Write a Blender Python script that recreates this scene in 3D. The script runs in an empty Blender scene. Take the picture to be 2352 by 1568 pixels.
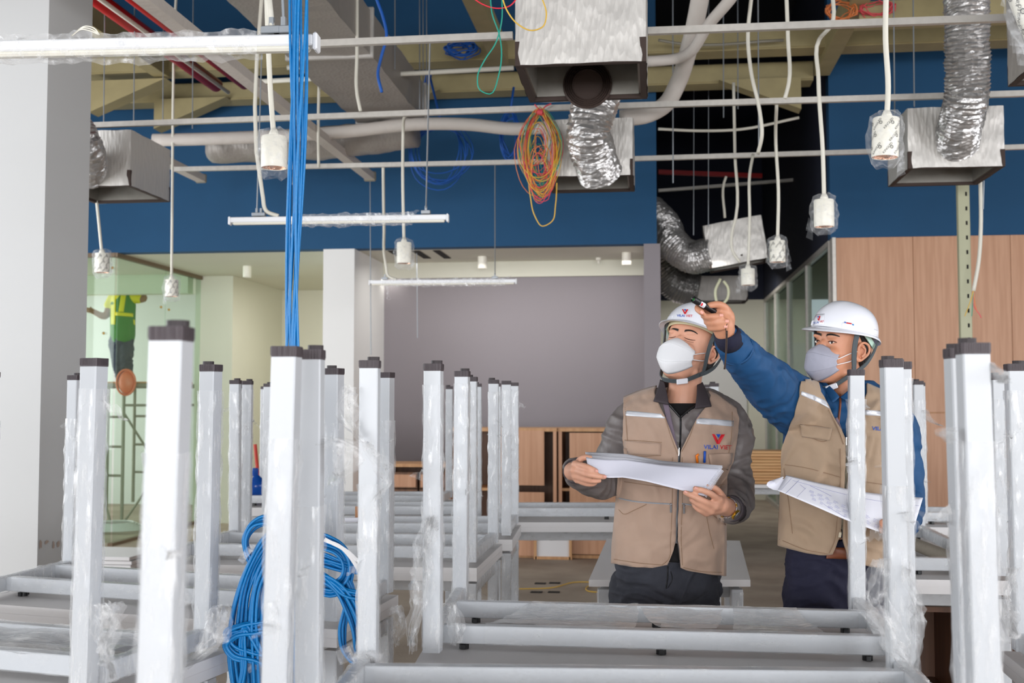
import bpy, bmesh, math, random
import numpy as np
from mathutils import Vector, Matrix, noise, Quaternion
from mathutils.bvhtree import BVHTree

S = bpy.context.scene
C = S.collection
R = random.Random(7)

# ---------------------------------------------------------------- camera
HC = 1.389
FPX = 2600.0
YAW, PITCH = math.radians(7.06), math.radians(2.994)
cam = bpy.data.cameras.new('camera')
cam.lens = 36.0 * FPX / 2352; cam.sensor_width = 36; cam.clip_end = 200
cam.dof.use_dof = True; cam.dof.focus_distance = 3.35; cam.dof.aperture_fstop = 5.6
camo = bpy.data.objects.new('camera', cam); C.objects.link(camo)
camo.location = (0, 0, HC); camo.rotation_euler = (math.pi/2 + PITCH, 0, YAW)
S.camera = camo
FWD = Vector((-math.sin(YAW)*math.cos(PITCH), math.cos(YAW)*math.cos(PITCH), math.sin(PITCH)))
RGT = Vector((math.cos(YAW), math.sin(YAW), 0))
UPV = RGT.cross(FWD)
FH = Vector((-math.sin(YAW), math.cos(YAW), 0))
CAM = Vector((0, 0, HC))
def ray(px, py):
    return FWD + RGT*((px-1176)/FPX) - UPV*((py-784)/FPX)
def P(px, py, d):                       # point seen at a pixel, d metres ahead
    r = ray(px, py); return CAM + r*(d/r.dot(FH))
def Pz(px, py, z):
    r = ray(px, py); return CAM + r*((z-HC)/r.z)
def Py(px, py, y):
    r = ray(px, py); return CAM + r*(y/r.y)
def Px(px, py, x):
    r = ray(px, py); return CAM + r*(x/r.x)

# ---------------------------------------------------------------- world, light, exposure
w = bpy.data.worlds.new('world'); S.world = w; w.use_nodes = True
w.node_tree.nodes['Background'].inputs[0].default_value = (.80, .90, 1, 1)
w.node_tree.nodes['Background'].inputs[1].default_value = .55
S.view_settings.view_transform = 'Standard'; S.view_settings.look = 'None'
S.view_settings.gamma = 1; S.view_settings.use_curve_mapping = False
S.view_settings.exposure = 0.12
def area(name, loc, direc, sx, sy, power, col=(1, 1, 1), spread=180):
    l = bpy.data.lights.new(name, 'AREA'); l.shape = 'RECTANGLE'; l.size = sx; l.size_y = sy
    l.energy = power; l.color = col; l.spread = math.radians(spread)
    o = bpy.data.objects.new(name, l); C.objects.link(o); o.location = loc
    o.rotation_euler = Vector(direc).to_track_quat('-Z', 'Y').to_euler(); return o
area('daylight_front_windows', (-.2, -10.5, 1.65), (0, 1, .02), 12.5, 2.5, 1380, (.95, .97, 1))
area('daylight_left_windows', (-6.2, 5.2, 2.1), (1, .1, 0), 8.5, 2.6, 290, (.95, .97, 1))
area('fill_right_side', (6.3, 0.5, 2.1), (-1, .15, -.05), 9, 2.8, 330, (.97, .97, 1))  # added fill, lightens the right-hand faces of legs and column
area('daylight_side_room', (-9.3, 12.2, 1.7), (1, 0, .0), 3.2, 2.3, 110, (.95, 1, .96))
area('fill_back_room', (-.9, 10.75, 2.72), (0, .1, -1), 3.2, .5, 16, (1, .98, .95))  # added fill below the soffit, brightens the room before the grey wall
area('fill_hall_end', (.4, 14.2, 2.7), (.2, .2, -1), .9, 1.8, 34, (1, .97, .9))  # added fill for the pale wall at the end of the corridor
area('fill_niche', (-3.3, 12.2, 2.72), (0, .1, -1), 1.4, 1.6, 26, (1, .98, .92))  # added fill facing down, lightens the niche walls

# ---------------------------------------------------------------- materials
def new_mat(name):
    m = bpy.data.materials.new(name); m.use_nodes = True
    return m, m.node_tree, m.node_tree.nodes['Principled BSDF']
def s2l(c):
    return tuple(((v/255)/12.92 if v/255 <= .04045 else ((v/255+.055)/1.055)**2.4) for v in c) + (1,)
def mat(name, rgb, rough=.5, metal=0, spec=.5, bump=0, bscale=60, bstretch=(1, 1, 1), var=0, vscale=3, vstretch=(1, 1, 1), rgb2=None, detail=4, sheen=0, coat=0, trans=0, sss=0):
    m, nt, b = new_mat(name); N = nt.nodes; L = nt.links
    b.inputs['Base Color'].default_value = s2l(rgb)
    b.inputs['Roughness'].default_value = rough; b.inputs['Metallic'].default_value = metal
    b.inputs['Specular IOR Level'].default_value = spec
    if sheen: b.inputs['Sheen Weight'].default_value = sheen
    if coat: b.inputs['Coat Weight'].default_value = coat
    if trans: b.inputs['Transmission Weight'].default_value = trans
    if sss:
        b.inputs['Subsurface Weight'].default_value = sss; b.inputs['Subsurface Scale'].default_value = .008
        b.inputs['Subsurface Radius'].default_value = (1, .35, .2)
    tc = N.new('ShaderNodeTexCoord')
    if var or rgb2:
        mp = N.new('ShaderNodeMapping'); mp.inputs['Scale'].default_value = vstretch; L.new(tc.outputs['Object'], mp.inputs[0])
        n = N.new('ShaderNodeTexNoise'); n.inputs['Scale'].default_value = vscale; n.inputs['Detail'].default_value = detail
        L.new(mp.outputs[0], n.inputs['Vector'])
        mx = N.new('ShaderNodeMix'); mx.data_type = 'RGBA'
        mr = N.new('ShaderNodeMapRange'); mr.inputs[1].default_value = .35; mr.inputs[2].default_value = .65
        L.new(n.outputs['Fac'], mr.inputs[0]); L.new(mr.outputs[0], mx.inputs[0])
        c1 = s2l(rgb); c2 = s2l(rgb2) if rgb2 else tuple(v*(1-var) for v in c1[:3]) + (1,)
        mx.inputs[6].default_value = c1; mx.inputs[7].default_value = c2
        L.new(mx.outputs[2], b.inputs['Base Color'])
    if bump:
        mp = N.new('ShaderNodeMapping'); mp.inputs['Scale'].default_value = bstretch; L.new(tc.outputs['Object'], mp.inputs[0])
        n = N.new('ShaderNodeTexNoise'); n.inputs['Scale'].default_value = bscale; n.inputs['Detail'].default_value = 5
        L.new(mp.outputs[0], n.inputs['Vector'])
        bp = N.new('ShaderNodeBump'); bp.inputs['Strength'].default_value = bump; bp.inputs['Distance'].default_value = .01
        L.new(n.outputs['Fac'], bp.inputs['Height']); L.new(bp.outputs[0], b.inputs['Normal'])
    return m
def film_mat(name, base=.10, streak=.45, col=(1, 1, 1), stretch=(60, 9, 60), rot=(0, .7, .4)):
    m, nt, b = new_mat(name); N = nt.nodes; L = nt.links
    out = N['Material Output']
    b.inputs['Base Color'].default_value = (*col, 1); b.inputs['Roughness'].default_value = .12
    b.inputs['Specular IOR Level'].default_value = .9
    tr = N.new('ShaderNodeBsdfTransparent'); mx = N.new('ShaderNodeMixShader')
    tc = N.new('ShaderNodeTexCoord'); mp = N.new('ShaderNodeMapping'); mp.inputs['Rotation'].default_value = rot
    mp.inputs['Scale'].default_value = stretch; L.new(tc.outputs['Object'], mp.inputs[0])
    n = N.new('ShaderNodeTexNoise'); n.inputs['Scale'].default_value = 2.2; n.inputs['Detail'].default_value = 4
    L.new(mp.outputs[0], n.inputs['Vector'])
    mr = N.new('ShaderNodeMapRange'); mr.inputs[1].default_value = .5; mr.inputs[2].default_value = .72
    mr.inputs[3].default_value = base; mr.inputs[4].default_value = base+streak
    L.new(n.outputs['Fac'], mr.inputs[0])
    lw = N.new('ShaderNodeLayerWeight'); lw.inputs[0].default_value = .25
    ad = N.new('ShaderNodeMath'); ad.operation = 'MULTIPLY_ADD'; ad.inputs[1].default_value = .22
    L.new(lw.outputs['Facing'], ad.inputs[0]); L.new(mr.outputs[0], ad.inputs[2]); ad.use_clamp = True
    bp = N.new('ShaderNodeBump'); bp.inputs['Strength'].default_value = .3; bp.inputs['Distance'].default_value = .004
    L.new(n.outputs['Fac'], bp.inputs['Height']); L.new(bp.outputs[0], b.inputs['Normal'])
    L.new(ad.outputs[0], mx.inputs[0]); L.new(tr.outputs[0], mx.inputs[1]); L.new(b.outputs[0], mx.inputs[2])
    L.new(mx.outputs[0], out.inputs[0]); return m
def glass_mat(name, tint, fac=.12):
    m, nt, b = new_mat(name); N = nt.nodes; L = nt.links
    tr = N.new('ShaderNodeBsdfTransparent'); tr.inputs[0].default_value = tint
    g = N.new('ShaderNodeBsdfGlossy'); g.inputs['Roughness'].default_value = .02
    lw = N.new('ShaderNodeLayerWeight'); lw.inputs[0].default_value = .5
    pw = N.new('ShaderNodeMath'); pw.operation = 'POWER'; pw.inputs[1].default_value = 5; L.new(lw.outputs['Facing'], pw.inputs[0])
    fr = N.new('ShaderNodeMath'); fr.operation = 'MULTIPLY_ADD'; fr.inputs[1].default_value = .35; fr.inputs[2].default_value = .03; L.new(pw.outputs[0], fr.inputs[0])
    mx = N.new('ShaderNodeMixShader'); L.new(fr.outputs[0], mx.inputs[0]); L.new(tr.outputs[0], mx.inputs[1]); L.new(g.outputs[0], mx.inputs[2])
    L.new(mx.outputs[0], N['Material Output'].inputs[0]); return m
def wood_mat(name, a, b_, scale=2.5, stretch=(14, 14, .8), rough=.45):
    return mat(name, a, rough, rgb2=b_, vscale=scale, vstretch=stretch, detail=8)
M = {}
M['white_metal'] = mat('white powder coated steel', (200, 203, 207), .32, bump=.02, bscale=8)
M['white_board'] = mat('white laminate edge', (228, 226, 226), .4)
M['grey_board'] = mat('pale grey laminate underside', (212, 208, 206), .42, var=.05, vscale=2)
M['cap'] = mat('brown black plastic foot', (72, 62, 66), .5, bump=.3, bscale=300, bstretch=(1, 1, .01))
M['pad'] = mat('dark rubber pad', (52, 44, 46), .6)
M['film'] = film_mat('crinkled stretch film', .08, .42, stretch=(34, 34, 7), rot=(.5, .4, 0))
M['film_loose'] = film_mat('loose clear film', .10, .35, stretch=(16, 8, 16))
M['film_rail'] = film_mat('stretch film over rails', .07, .26, stretch=(9, 24, 24), rot=(0, 0, .8))
M['film_sheet'] = film_mat('stretch film sheet', .22, .45, stretch=(5, 30, 5), rot=(0, 0, -.7))
M['bag'] = film_mat('clear plastic bag', .05, .22, (.85, .87, .9), stretch=(18, 18, 18))
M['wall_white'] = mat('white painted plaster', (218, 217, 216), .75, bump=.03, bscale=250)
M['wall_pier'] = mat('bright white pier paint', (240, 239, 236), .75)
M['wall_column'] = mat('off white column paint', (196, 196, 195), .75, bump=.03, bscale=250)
M['wall_pale'] = mat('pale cream painted plaster', (224, 222, 206), .8, var=.03, vscale=1.2)
M['wall_grey'] = mat('warm grey painted plaster', (150, 143, 147), .85, var=.03, vscale=1)
M['wall_blue'] = mat('deep blue painted wall', (22, 80, 122), .75, var=.09, vscale=1.6)
M['wall_navy'] = mat('dark navy paint', (26, 32, 52), .8)
M['ceiling_dark'] = mat('dark roof deck', (20, 22, 32), .9)
M['floor'] = mat('dusty concrete screed', (172, 158, 143), .85, bump=.15, bscale=60, rgb2=(150, 136, 122), vscale=2.4, detail=9)
M['oak'] = wood_mat('light oak veneer', (208, 158, 124), (194, 143, 108))
M['oak_edge'] = wood_mat('oak edge band', (206, 158, 110), (190, 140, 94))
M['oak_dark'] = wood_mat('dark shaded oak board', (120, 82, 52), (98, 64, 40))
M['walnut'] = wood_mat('brown oak cabinet board', (112, 74, 50), (90, 58, 38))
M['plank'] = wood_mat('raw pine plank', (214, 168, 112), (196, 142, 86), 3, (1, 14, 14))
M['ivory'] = mat('ivory painted steel beam', (176, 162, 118), .55, var=.12, vscale=6)
M['galv'] = mat('galvanised ceiling channel', (205, 200, 192), .42, .25, var=.1, vscale=30)
M['rod'] = mat('galvanised threaded rod', (160, 165, 170), .4, .6)
M['pvc'] = mat('ivory flexible conduit', (226, 222, 208), .45, bump=.15, bscale=40, bstretch=(.2, .2, 6))
M['pvc_green'] = mat('pale yellow green conduit', (214, 214, 180), .45)
M['lamp_white'] = mat('cream white lamp housing', (244, 240, 226), .35)
M['lamp_body'] = mat('white lamp profile', (244, 245, 247), .35)
M['lamp_refl'] = mat('faceted copper reflector', (230, 180, 150), .2, .9, bump=.5, bscale=60)
M['ink'] = mat('black printed ink', (40, 38, 40), .6)
M['red_pipe'] = mat('red sprinkler pipe', (178, 18, 22), .4)
M['insul'] = mat('white wrapped pipe insulation', (212, 204, 196), .7, bump=.4, bscale=25)
M['blue_cable'] = mat('bright blue network cable', (0, 122, 190), .4, bump=.1, bscale=90)
M['blue_dim'] = mat('blue cable jacket', (20, 90, 180), .5)
M['w_red'] = mat('pink red wire', (225, 80, 90), .45)
M['w_yellow'] = mat('ochre yellow wire', (222, 178, 60), .45)
M['w_green'] = mat('teal green wire', (60, 160, 130), .45)
M['w_orange'] = mat('orange wire', (225, 130, 70), .45)
M['w_bright_red'] = mat('bright red wire', (225, 40, 60), .4)
M['w_teal'] = mat('bright teal wire', (20, 150, 130), .4)
def foil_mat(name, rgb=(205, 202, 198), rough=.3, bs=38, strength=.8, metal=.85, stretch=(1, 1, .35)):
    m, nt, b = new_mat(name); N = nt.nodes; L = nt.links
    b.inputs['Base Color'].default_value = s2l(rgb); b.inputs['Metallic'].default_value = metal; b.inputs['Roughness'].default_value = rough
    tc = N.new('ShaderNodeTexCoord'); mp = N.new('ShaderNodeMapping'); mp.inputs['Scale'].default_value = stretch; L.new(tc.outputs['Object'], mp.inputs[0])
    v = N.new('ShaderNodeTexVoronoi'); v.inputs['Scale'].default_value = bs; L.new(mp.outputs[0], v.inputs[0])
    n = N.new('ShaderNodeTexNoise'); n.inputs['Scale'].default_value = bs*.8; n.inputs['Detail'].default_value = 3; L.new(mp.outputs[0], n.inputs[0])
    a = N.new('ShaderNodeMath'); a.operation = 'ADD'; L.new(v.outputs[0], a.inputs[0]); L.new(n.outputs[0], a.inputs[1])
    bp = N.new('ShaderNodeBump'); bp.inputs['Strength'].default_value = strength; bp.inputs['Distance'].default_value = .01
    L.new(a.outputs[0], bp.inputs['Height']); L.new(bp.outputs[0], b.inputs['Normal']); return m
M['foil'] = foil_mat('aluminium foil insulation', (210, 206, 200), .42, 22, .22, .45, (2.6, 2.6, .6))
M['foil_dull'] = foil_mat('dull grey foil insulation', (170, 164, 158), .5, 20, .22, .35, (2.2, 2.2, .5))  # darker, less shiny variant of the foil
M['foil_flex'] = foil_mat('crinkled foil duct', (196, 194, 192), .32, 30, .45, .75, (1, 1, 1.4))
M['duct_in'] = mat('galvanised sheet inside', (150, 146, 138), .45, .5, var=.15, vscale=12)
M['duct_dark'] = mat('dark insulation edge', (62, 48, 42), .8)
M['glass_green'] = glass_mat('green tinted glass', (.88, .95, .90, 1))
M['glass_clear'] = glass_mat('clear glass', (.86, .93, .90, 1))
M['paper'] = mat('white paper', (238, 238, 246), .6)
M['paper_cover'] = mat('pale plastic booklet cover', (226, 226, 238), .22, bump=.1, bscale=12)
M['print'] = mat('grey blue drawing print', (150, 150, 190), .7)
M['black'] = mat('black plastic', (22, 22, 24), .4)
M['dark_metal'] = mat('grey steel tube', (150, 145, 130), .5, .2)

# ---------------------------------------------------------------- mesh building
def jit(a): return R.uniform(-a, a)
class MB:
    def __init__(s): s.v = []; s.f = []; s.mi = []; s.cur = 0
    def add(s, vs, fs):
        o = len(s.v); s.v.extend([Vector(q) for q in vs]); s.f.extend([tuple(i+o for i in f) for f in fs]); s.mi.extend([s.cur]*len(fs)); return s
    def mesh_of(s, me):
        return s.add([v.co for v in me.vertices], [tuple(p.vertices) for p in me.polygons])
    def box(s, c, size, rot=None, bev=0):
        c = Vector(c); hx, hy, hz = [q/2 for q in size]
        if rot is None: rot = Matrix.Identity(3)
        elif isinstance(rot, (int, float)): rot = Matrix.Rotation(rot, 3, 'Z')
        if bev <= 0:
            vs = [c + rot @ Vector((x*hx, y*hy, z*hz)) for z in (-1, 1) for y in (-1, 1) for x in (-1, 1)]
            return s.add(vs, [(0, 2, 3, 1), (4, 5, 7, 6), (0, 1, 5, 4), (2, 6, 7, 3), (0, 4, 6, 2), (1, 3, 7, 5)])
        b = min(bev, hx*.9, hy*.9, hz*.9); vs = []; 
        # chamfered box through bmesh
        bm = bmesh.new(); bmesh.ops.create_cube(bm, size=1)
        for q in bm.verts: q.co = Vector((q.co.x*size[0], q.co.y*size[1], q.co.z*size[2]))
        bmesh.ops.bevel(bm, geom=list(bm.edges), offset=b, segments=1, affect='EDGES', profile=.5)
        bm.verts.index_update()
        s.add([c + rot @ q.co for q in bm.verts], [tuple(q.index for q in f.verts) for f in bm.faces]); bm.free(); return s
    def beam(s, a, b, wx, wy, up=Vector((0, 0, 1)), bev=0):
        a = Vector(a); b = Vector(b); d = b-a; L = d.length; d.normalize()
        x = up.cross(d) if abs(d.dot(up)) < .99 else Vector((1, 0, 0)).cross(d)
        x.normalize(); y = d.cross(x)
        rot = Matrix((x, y, d)).transposed()
        return s.box((a+b)/2, (wx, wy, L), rot, bev)
    def rings(s, rings, close=True, cap=True):
        n = len(rings[0]); o = len(s.v); fs = []
        for i in range(len(rings)-1):
            for j in range(n if close else n-1):
                k = (j+1) % n; fs.append((i*n+j, i*n+k, (i+1)*n+k, (i+1)*n+j))
        if cap and close:
            fs.append(tuple(range(n-1, -1, -1))); m = (len(rings)-1)*n; fs.append(tuple(m+j for j in range(n)))
        return s.add([q for r in rings for q in r], fs)
    def tube(s, pts, r, n=8, cap=True, flat=None, upv=None):
        pts = [Vector(p) for p in pts]; rr = r if isinstance(r, (list, tuple)) else [r]*len(pts)
        t = (pts[1]-pts[0]).normalized(); x = Vector(upv) if upv is not None else (Vector((0, 0, 1)) if abs(t.z) < .9 else Vector((1, 0, 0)))
        x = (x - t*x.dot(t)).normalized(); out = []
        for i, p in enumerate(pts):
            t = (pts[min(i+1, len(pts)-1)]-pts[max(i-1, 0)])
            if t.length < 1e-9: t = Vector((0, 0, 1))
            t.normalize(); x = (x-t*x.dot(t))
            if x.length < 1e-6: x = t.orthogonal()
            x.normalize(); y = t.cross(x); fx, fy = (1, 1) if flat is None else flat
            out.append([p + (x*math.cos(2*math.pi*j/n)*fx + y*math.sin(2*math.pi*j/n)*fy)*rr[i] for j in range(n)])
        return s.rings(out, True, cap)
    def cyl(s, a, b, r, n=16, r2=None): return s.tube([a, b], [r, r if r2 is None else r2], n)
    def lathe(s, c, prof, n=24, axis=(0, 0, 1), cap=True):
        ax = Vector(axis).normalized(); x = ax.orthogonal().normalized(); y = ax.cross(x); c = Vector(c)
        return s.rings([[c+ax*h+(x*math.cos(2*math.pi*j/n)+y*math.sin(2*math.pi*j/n))*r for j in range(n)] for r, h in prof], True, cap)
    def ball(s, c, r, n=12, m=8, rot=None):
        c = Vector(c); r = Vector((r, r, r)) if isinstance(r, (int, float)) else Vector(r); rot = rot or Matrix.Identity(3)
        rings = []
        for i in range(m+1):
            a = math.pi*(i+.02)/(m+.04); rings.append([c + rot @ Vector((r.x*math.sin(a)*math.cos(2*math.pi*j/n), r.y*math.sin(a)*math.sin(2*math.pi*j/n), -r.z*math.cos(a))) for j in range(n)])
        return s.rings(rings)
    def grid(s, fn, nu, nv):
        vs = [fn(i/nu, j/nv) for j in range(nv+1) for i in range(nu+1)]
        return s.add(vs, [(j*(nu+1)+i, j*(nu+1)+i+1, (j+1)*(nu+1)+i+1, (j+1)*(nu+1)+i) for j in range(nv) for i in range(nu)])
    def build(s, name, m, parent=None, smooth=False, solid=0, **tags):
        me = bpy.data.meshes.new(name); off = parent_origin(parent)
        me.from_pydata([v-off for v in s.v], [], s.f)
        for q in (m if isinstance(m, (list, tuple)) else [m]): me.materials.append(M[q] if isinstance(q, str) else q)
        if any(s.mi): me.polygons.foreach_set('material_index', s.mi)
        bm = bmesh.new(); bm.from_mesh(me); bmesh.ops.recalc_face_normals(bm, faces=bm.faces); bm.to_mesh(me); bm.free()
        o = bpy.data.objects.new(name, me); C.objects.link(o)
        if parent is not None: o.parent = parent
        if smooth: me.shade_smooth(); 
        if smooth == 'auto':
            try: me.set_sharp_from_angle(angle=math.radians(38))
            except Exception: pass
        if solid:
            md = o.modifiers.new('solid', 'SOLIDIFY'); md.thickness = solid; md.offset = 0
        for k, v in tags.items(): o[k] = v
        return o
def parent_origin(p):
    v = Vector((0, 0, 0))
    while p is not None: v += p.location; p = p.parent
    return v
def thing(name, label, cat, loc=(0, 0, 0), group=None):
    o = bpy.data.objects.new(name, None); C.objects.link(o); o.location = loc
    o['label'] = label; o['category'] = cat; o.empty_display_size = .1
    if group: o['group'] = group
    return o
def tag(o, label, cat, group=None):
    o['label'] = label; o['category'] = cat
    if group: o['group'] = group
    return o
def struct(o): o['kind'] = 'structure'; return o
def smooth_path(pts, n=6):
    pts = [Vector(p) for p in pts]; out = []; N = len(pts); tg = []
    for i in range(N):
        if i == 0: tg.append((pts[1]-pts[0])/max(1e-6, (pts[1]-pts[0]).length))
        elif i == N-1: tg.append((pts[-1]-pts[-2])/max(1e-6, (pts[-1]-pts[-2]).length))
        else:
            a_, b_ = pts[i]-pts[i-1], pts[i+1]-pts[i]; la, lb = max(a_.length, 1e-6), max(b_.length, 1e-6); tg.append((a_/la*lb+b_/lb*la)/(la+lb))
    for i in range(N-1):
        p1, p2 = pts[i], pts[i+1]; L = (p2-p1).length
        for k in range(n):
            t = k/n; h1 = 2*t**3-3*t*t+1; h2 = t**3-2*t*t+t; h3 = -2*t**3+3*t*t; h4 = t**3-t*t
            out.append(p1*h1+tg[i]*L*h2+p2*h3+tg[i+1]*L*h4)
    out.append(pts[-1]); return out
def text_mesh(s, size=1, extrude=0, bold=0, align='CENTER'):
    cu = bpy.data.curves.new('t', 'FONT'); cu.body = s; cu.size = size; cu.align_x = align; cu.align_y = 'CENTER'; cu.extrude = extrude; cu.offset = bold; cu.resolution_u = 2
    o = bpy.data.objects.new('t', cu); C.objects.link(o); dg = bpy.context.evaluated_depsgraph_get()
    me = bpy.data.meshes.new_from_object(o.evaluated_get(dg)); bpy.data.objects.remove(o); bpy.data.curves.remove(cu); return me
# ================================================================ the room
YB = 10.35                                       # plane of the blue bulkhead
ZS = 2.82                                        # soffit height
def sbox(name, x0, x1, y0, y1, z0, z1, m, **k):
    return struct(MB().box(((x0+x1)/2, (y0+y1)/2, (z0+z1)/2), (x1-x0, y1-y0, z1-z0)).build(name, m, **k))
sbox('floor', -10, 6.5, -12, 22, -.1, 0, 'floor')
sbox('ceiling', -10, 6.5, -12, 22, 5.7, 5.8, 'ceiling_dark')
sbox('wall_back', -10, .05, YB, YB+.15, ZS, 5.7, 'wall_blue')
sbox('wall_right_back', 1.57, 6.5, 10.2, 10.35, ZS, 5.7, 'wall_blue')
sbox('wall_right', 6.4, 6.5, 5.2, 10.2, 0, 5.7, 'wall_white')
sbox('wall_right_header', 6.4, 6.5, -12, 5.2, 3.7, 5.7, 'wall_white')
sbox('wall_right_sill', 6.4, 6.5, -12, 5.2, 0, .6, 'wall_white')
# side wall with window openings (sill, header, mullions), out of frame at the left, and the glazed wall behind the camera
sbox('wall_left', -6.6, -6.5, 7.2, 10.35, 0, 5.7, 'wall_white')
sbox('wall_left_header', -6.6, -6.5, -12, 7.2, 4.0, 5.7, 'wall_white')
sbox('wall_left_sill', -6.6, -6.5, -12, 7.2, 0, .5, 'wall_white')
sbox('wall_front_header', -6.6, 6.5, -12, -11.9, 4.1, 5.7, 'wall_white')
sbox('wall_front_sill', -6.6, 6.5, -12, -11.9, 0, .3, 'wall_white')
sbox('ceiling_light_blocker', -6.6, 6.5, -12, -1, 3.05, 3.2, 'wall_white')  # unseen low slab added to keep window light off the upper blue wall
# white column at the left
cx = Py(100, 700, 5.2).x
cw = Py(30, 700, 5.2)
xr = Py(98, 700, 5.2).x; yb = None
for k in range(400):
    y = 5.2+k*.005
    q = Vector((xr, y, 1.6)); dd = (q-CAM); px = 1176+FPX*dd.dot(RGT)/dd.dot(FWD)
    if px > 196: yb = y; break
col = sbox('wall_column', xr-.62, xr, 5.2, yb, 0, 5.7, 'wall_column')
# stain patch low on the column side: peeled paint
m = MB()
for (px, py, sx, sz) in ((92, 1249, .05, .05), (106, 1245, .06, .03), (122, 1252, .03, .05), (134, 1248, .05, .03), (145, 1256, .04, .06)):
    q = Px(px, py, xr+.001)
    n = 9; m.add([q+Vector((.002, math.cos(6.283*j/n)*sx*.35*R.uniform(.5, 1.4), math.sin(6.283*j/n)*sz*.5*R.uniform(.4, 1.4))) for j in range(n)], [tuple(range(n))])
M['peel'] = mat('peeled paint plaster', (176, 158, 146), .9)
m.build('peeled_paint', 'peel', col)
# soffit of the low rooms behind the bulkhead
sbox('ceiling_soffit', -10, .05, YB+.15, 17, ZS, ZS+.1, 'wall_pale')
# square service openings in the soffit
M['void'] = mat('dark ceiling void', (28, 24, 22), .9)
for (a, b_) in (((893, 578), (936, 592)), ((948, 578), (988, 592)), ((996, 577), (1034, 592))):
    p0 = Pz(a[0], a[1], ZS-.004); p1 = Pz(b_[0], b_[1], ZS-.004)
    struct(MB().box(((p0.x+p1.x)/2, (p0.y+p1.y)/2, ZS-.003), (abs(p1.x-p0.x), abs(p1.y-p0.y)+.1, .004)).build('trim_ceiling_opening', 'void'))
# grey feature wall
def xat(px, y): return Py(px, 900, y).x
YG = 11.55
xg0 = xat(836, YG); xg1 = .05
sbox('wall_grey', xg0-.4, xg1-.02, YG, YG+.12, 0, ZS-.13, 'wall_grey')
sbox('trim_grey_wall_top', xg0-.4, xg1, YG-.05, YG+.12, ZS-.16, ZS, 'wall_pale')
sbox('wall_grey_end', xg1-.12, xg1+.03, YB, 16.4, 0, ZS, 'wall_grey')
# white pier at the left end of the grey wall
xp0 = xat(740, YB); xp1 = xat(812, YB)
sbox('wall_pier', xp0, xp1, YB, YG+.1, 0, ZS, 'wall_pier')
# pale niche walls left of the pier
y1 = 12.45; xb = xat(532, y1)
sbox('wall_niche_front', Py(270, 585, YB+.05).x-.06, xb, y1, y1+.1, 0, ZS, 'wall_pale')
sbox('wall_niche_side', xb-.1, xb, y1+.1, 14.3, 0, ZS, 'wall_pale')
sbox('wall_niche_back', xb-.1, xp1+.1, 14.2, 14.3, 0, ZS, 'wall_pale')
sbox('wall_niche_right', xp1, xp1+.1, YG+.1, 14.3, 0, ZS, 'wall_pale')
# glass room at far left
xgl = Py(270, 585, YB+.05).x
sbox('wall_glassroom_back', -10, xgl+.02, 14.6, 14.7, 0, ZS, 'wall_white')
sbox('wall_glassroom_right', xgl-.06, xgl+.02, 12.55, 14.6, 0, ZS, 'wall_white')
sbox('wall_glassroom_left', -10, -9.9, YB, 14.6, 0, 1.0, 'wall_pale')
M['beam_pale'] = mat('pale green bulkhead', (214, 218, 198), .8)
zbk = P(400, 664, 12.3).z
sbox('trim_glassroom_bulkhead', -10, xgl-.05, 12.2, 12.35, zbk, ZS, 'beam_pale')
def pane(name, x0, x1, y0, y1, z0, z1, m):
    return MB().box(((x0+x1)/2, (y0+y1)/2, (z0+z1)/2), (max(x1-x0, .012), max(y1-y0, .012), z1-z0)).build(name, m)
M['bronze'] = mat('bronze anodised channel', (122, 104, 84), .5, .3)
gw = struct(MB().box(((-8+xgl)/2, YB+.02, ZS-.02), (xgl+8, .05, .04)).box((xgl, (YB+12.45)/2, ZS-.02), (.05, 12.45-YB, .04)).box((xgl, (YB+12.45)/2, .015), (.05, 12.45-YB, .03)).build('window_glass_room', 'bronze'))
for i, (u0, u1) in enumerate(((-8, -6.3), (-6.29, xgl-.01))):
    pane('glass_pane', u0, u1, YB+.02, YB+.03, .03, ZS-.04, 'glass_green').parent = gw
for i, (v0, v1) in enumerate(((YB+.06, 11.5), (11.51, 12.44))):
    pane('glass_pane', xgl-.005, xgl+.005, v0, v1, .03, ZS-.04, 'glass_green').parent = gw
mm = MB()
for (px, py) in ((258, 615), (238, 765), (370, 705), (388, 711)): mm.ball(Px(px, py, xgl+.01) if px > 272 else Py(px, py, YB), .014, 8, 5)
M['brass'] = mat('brass glass stud', (190, 150, 70), .35, .6)
mm.build('glass_stud', 'brass', gw)
# right: oak panelled wall
xo = Py(1921, 700, 10.2).x
wr = struct(MB().box(((xo+6.5)/2, 10.26, ZS/2), (6.5-xo, .12, ZS)).build('wall_oak', 'oak_edge'))
edges = [1921, 2098, 2322, 2560, 2790]
for a, b_ in zip(edges, edges[1:]):
    x0, x1 = Py(a, 700, 10.2).x+.0015, Py(b_, 700, 10.2).x-.0015
    for (z0, z1) in ((.02, 1.28), (1.29, ZS)):
        MB().box(((x0+x1)/2, 10.19, (z0+z1)/2), (x1-x0, .02, z1-z0), bev=.002).build('oak_panel', 'oak', wr)
struct(MB().box((xo-.02, 10.21, ZS/2), (.03, .12, ZS)).build('trim_oak_edge', 'galv'))
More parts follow.
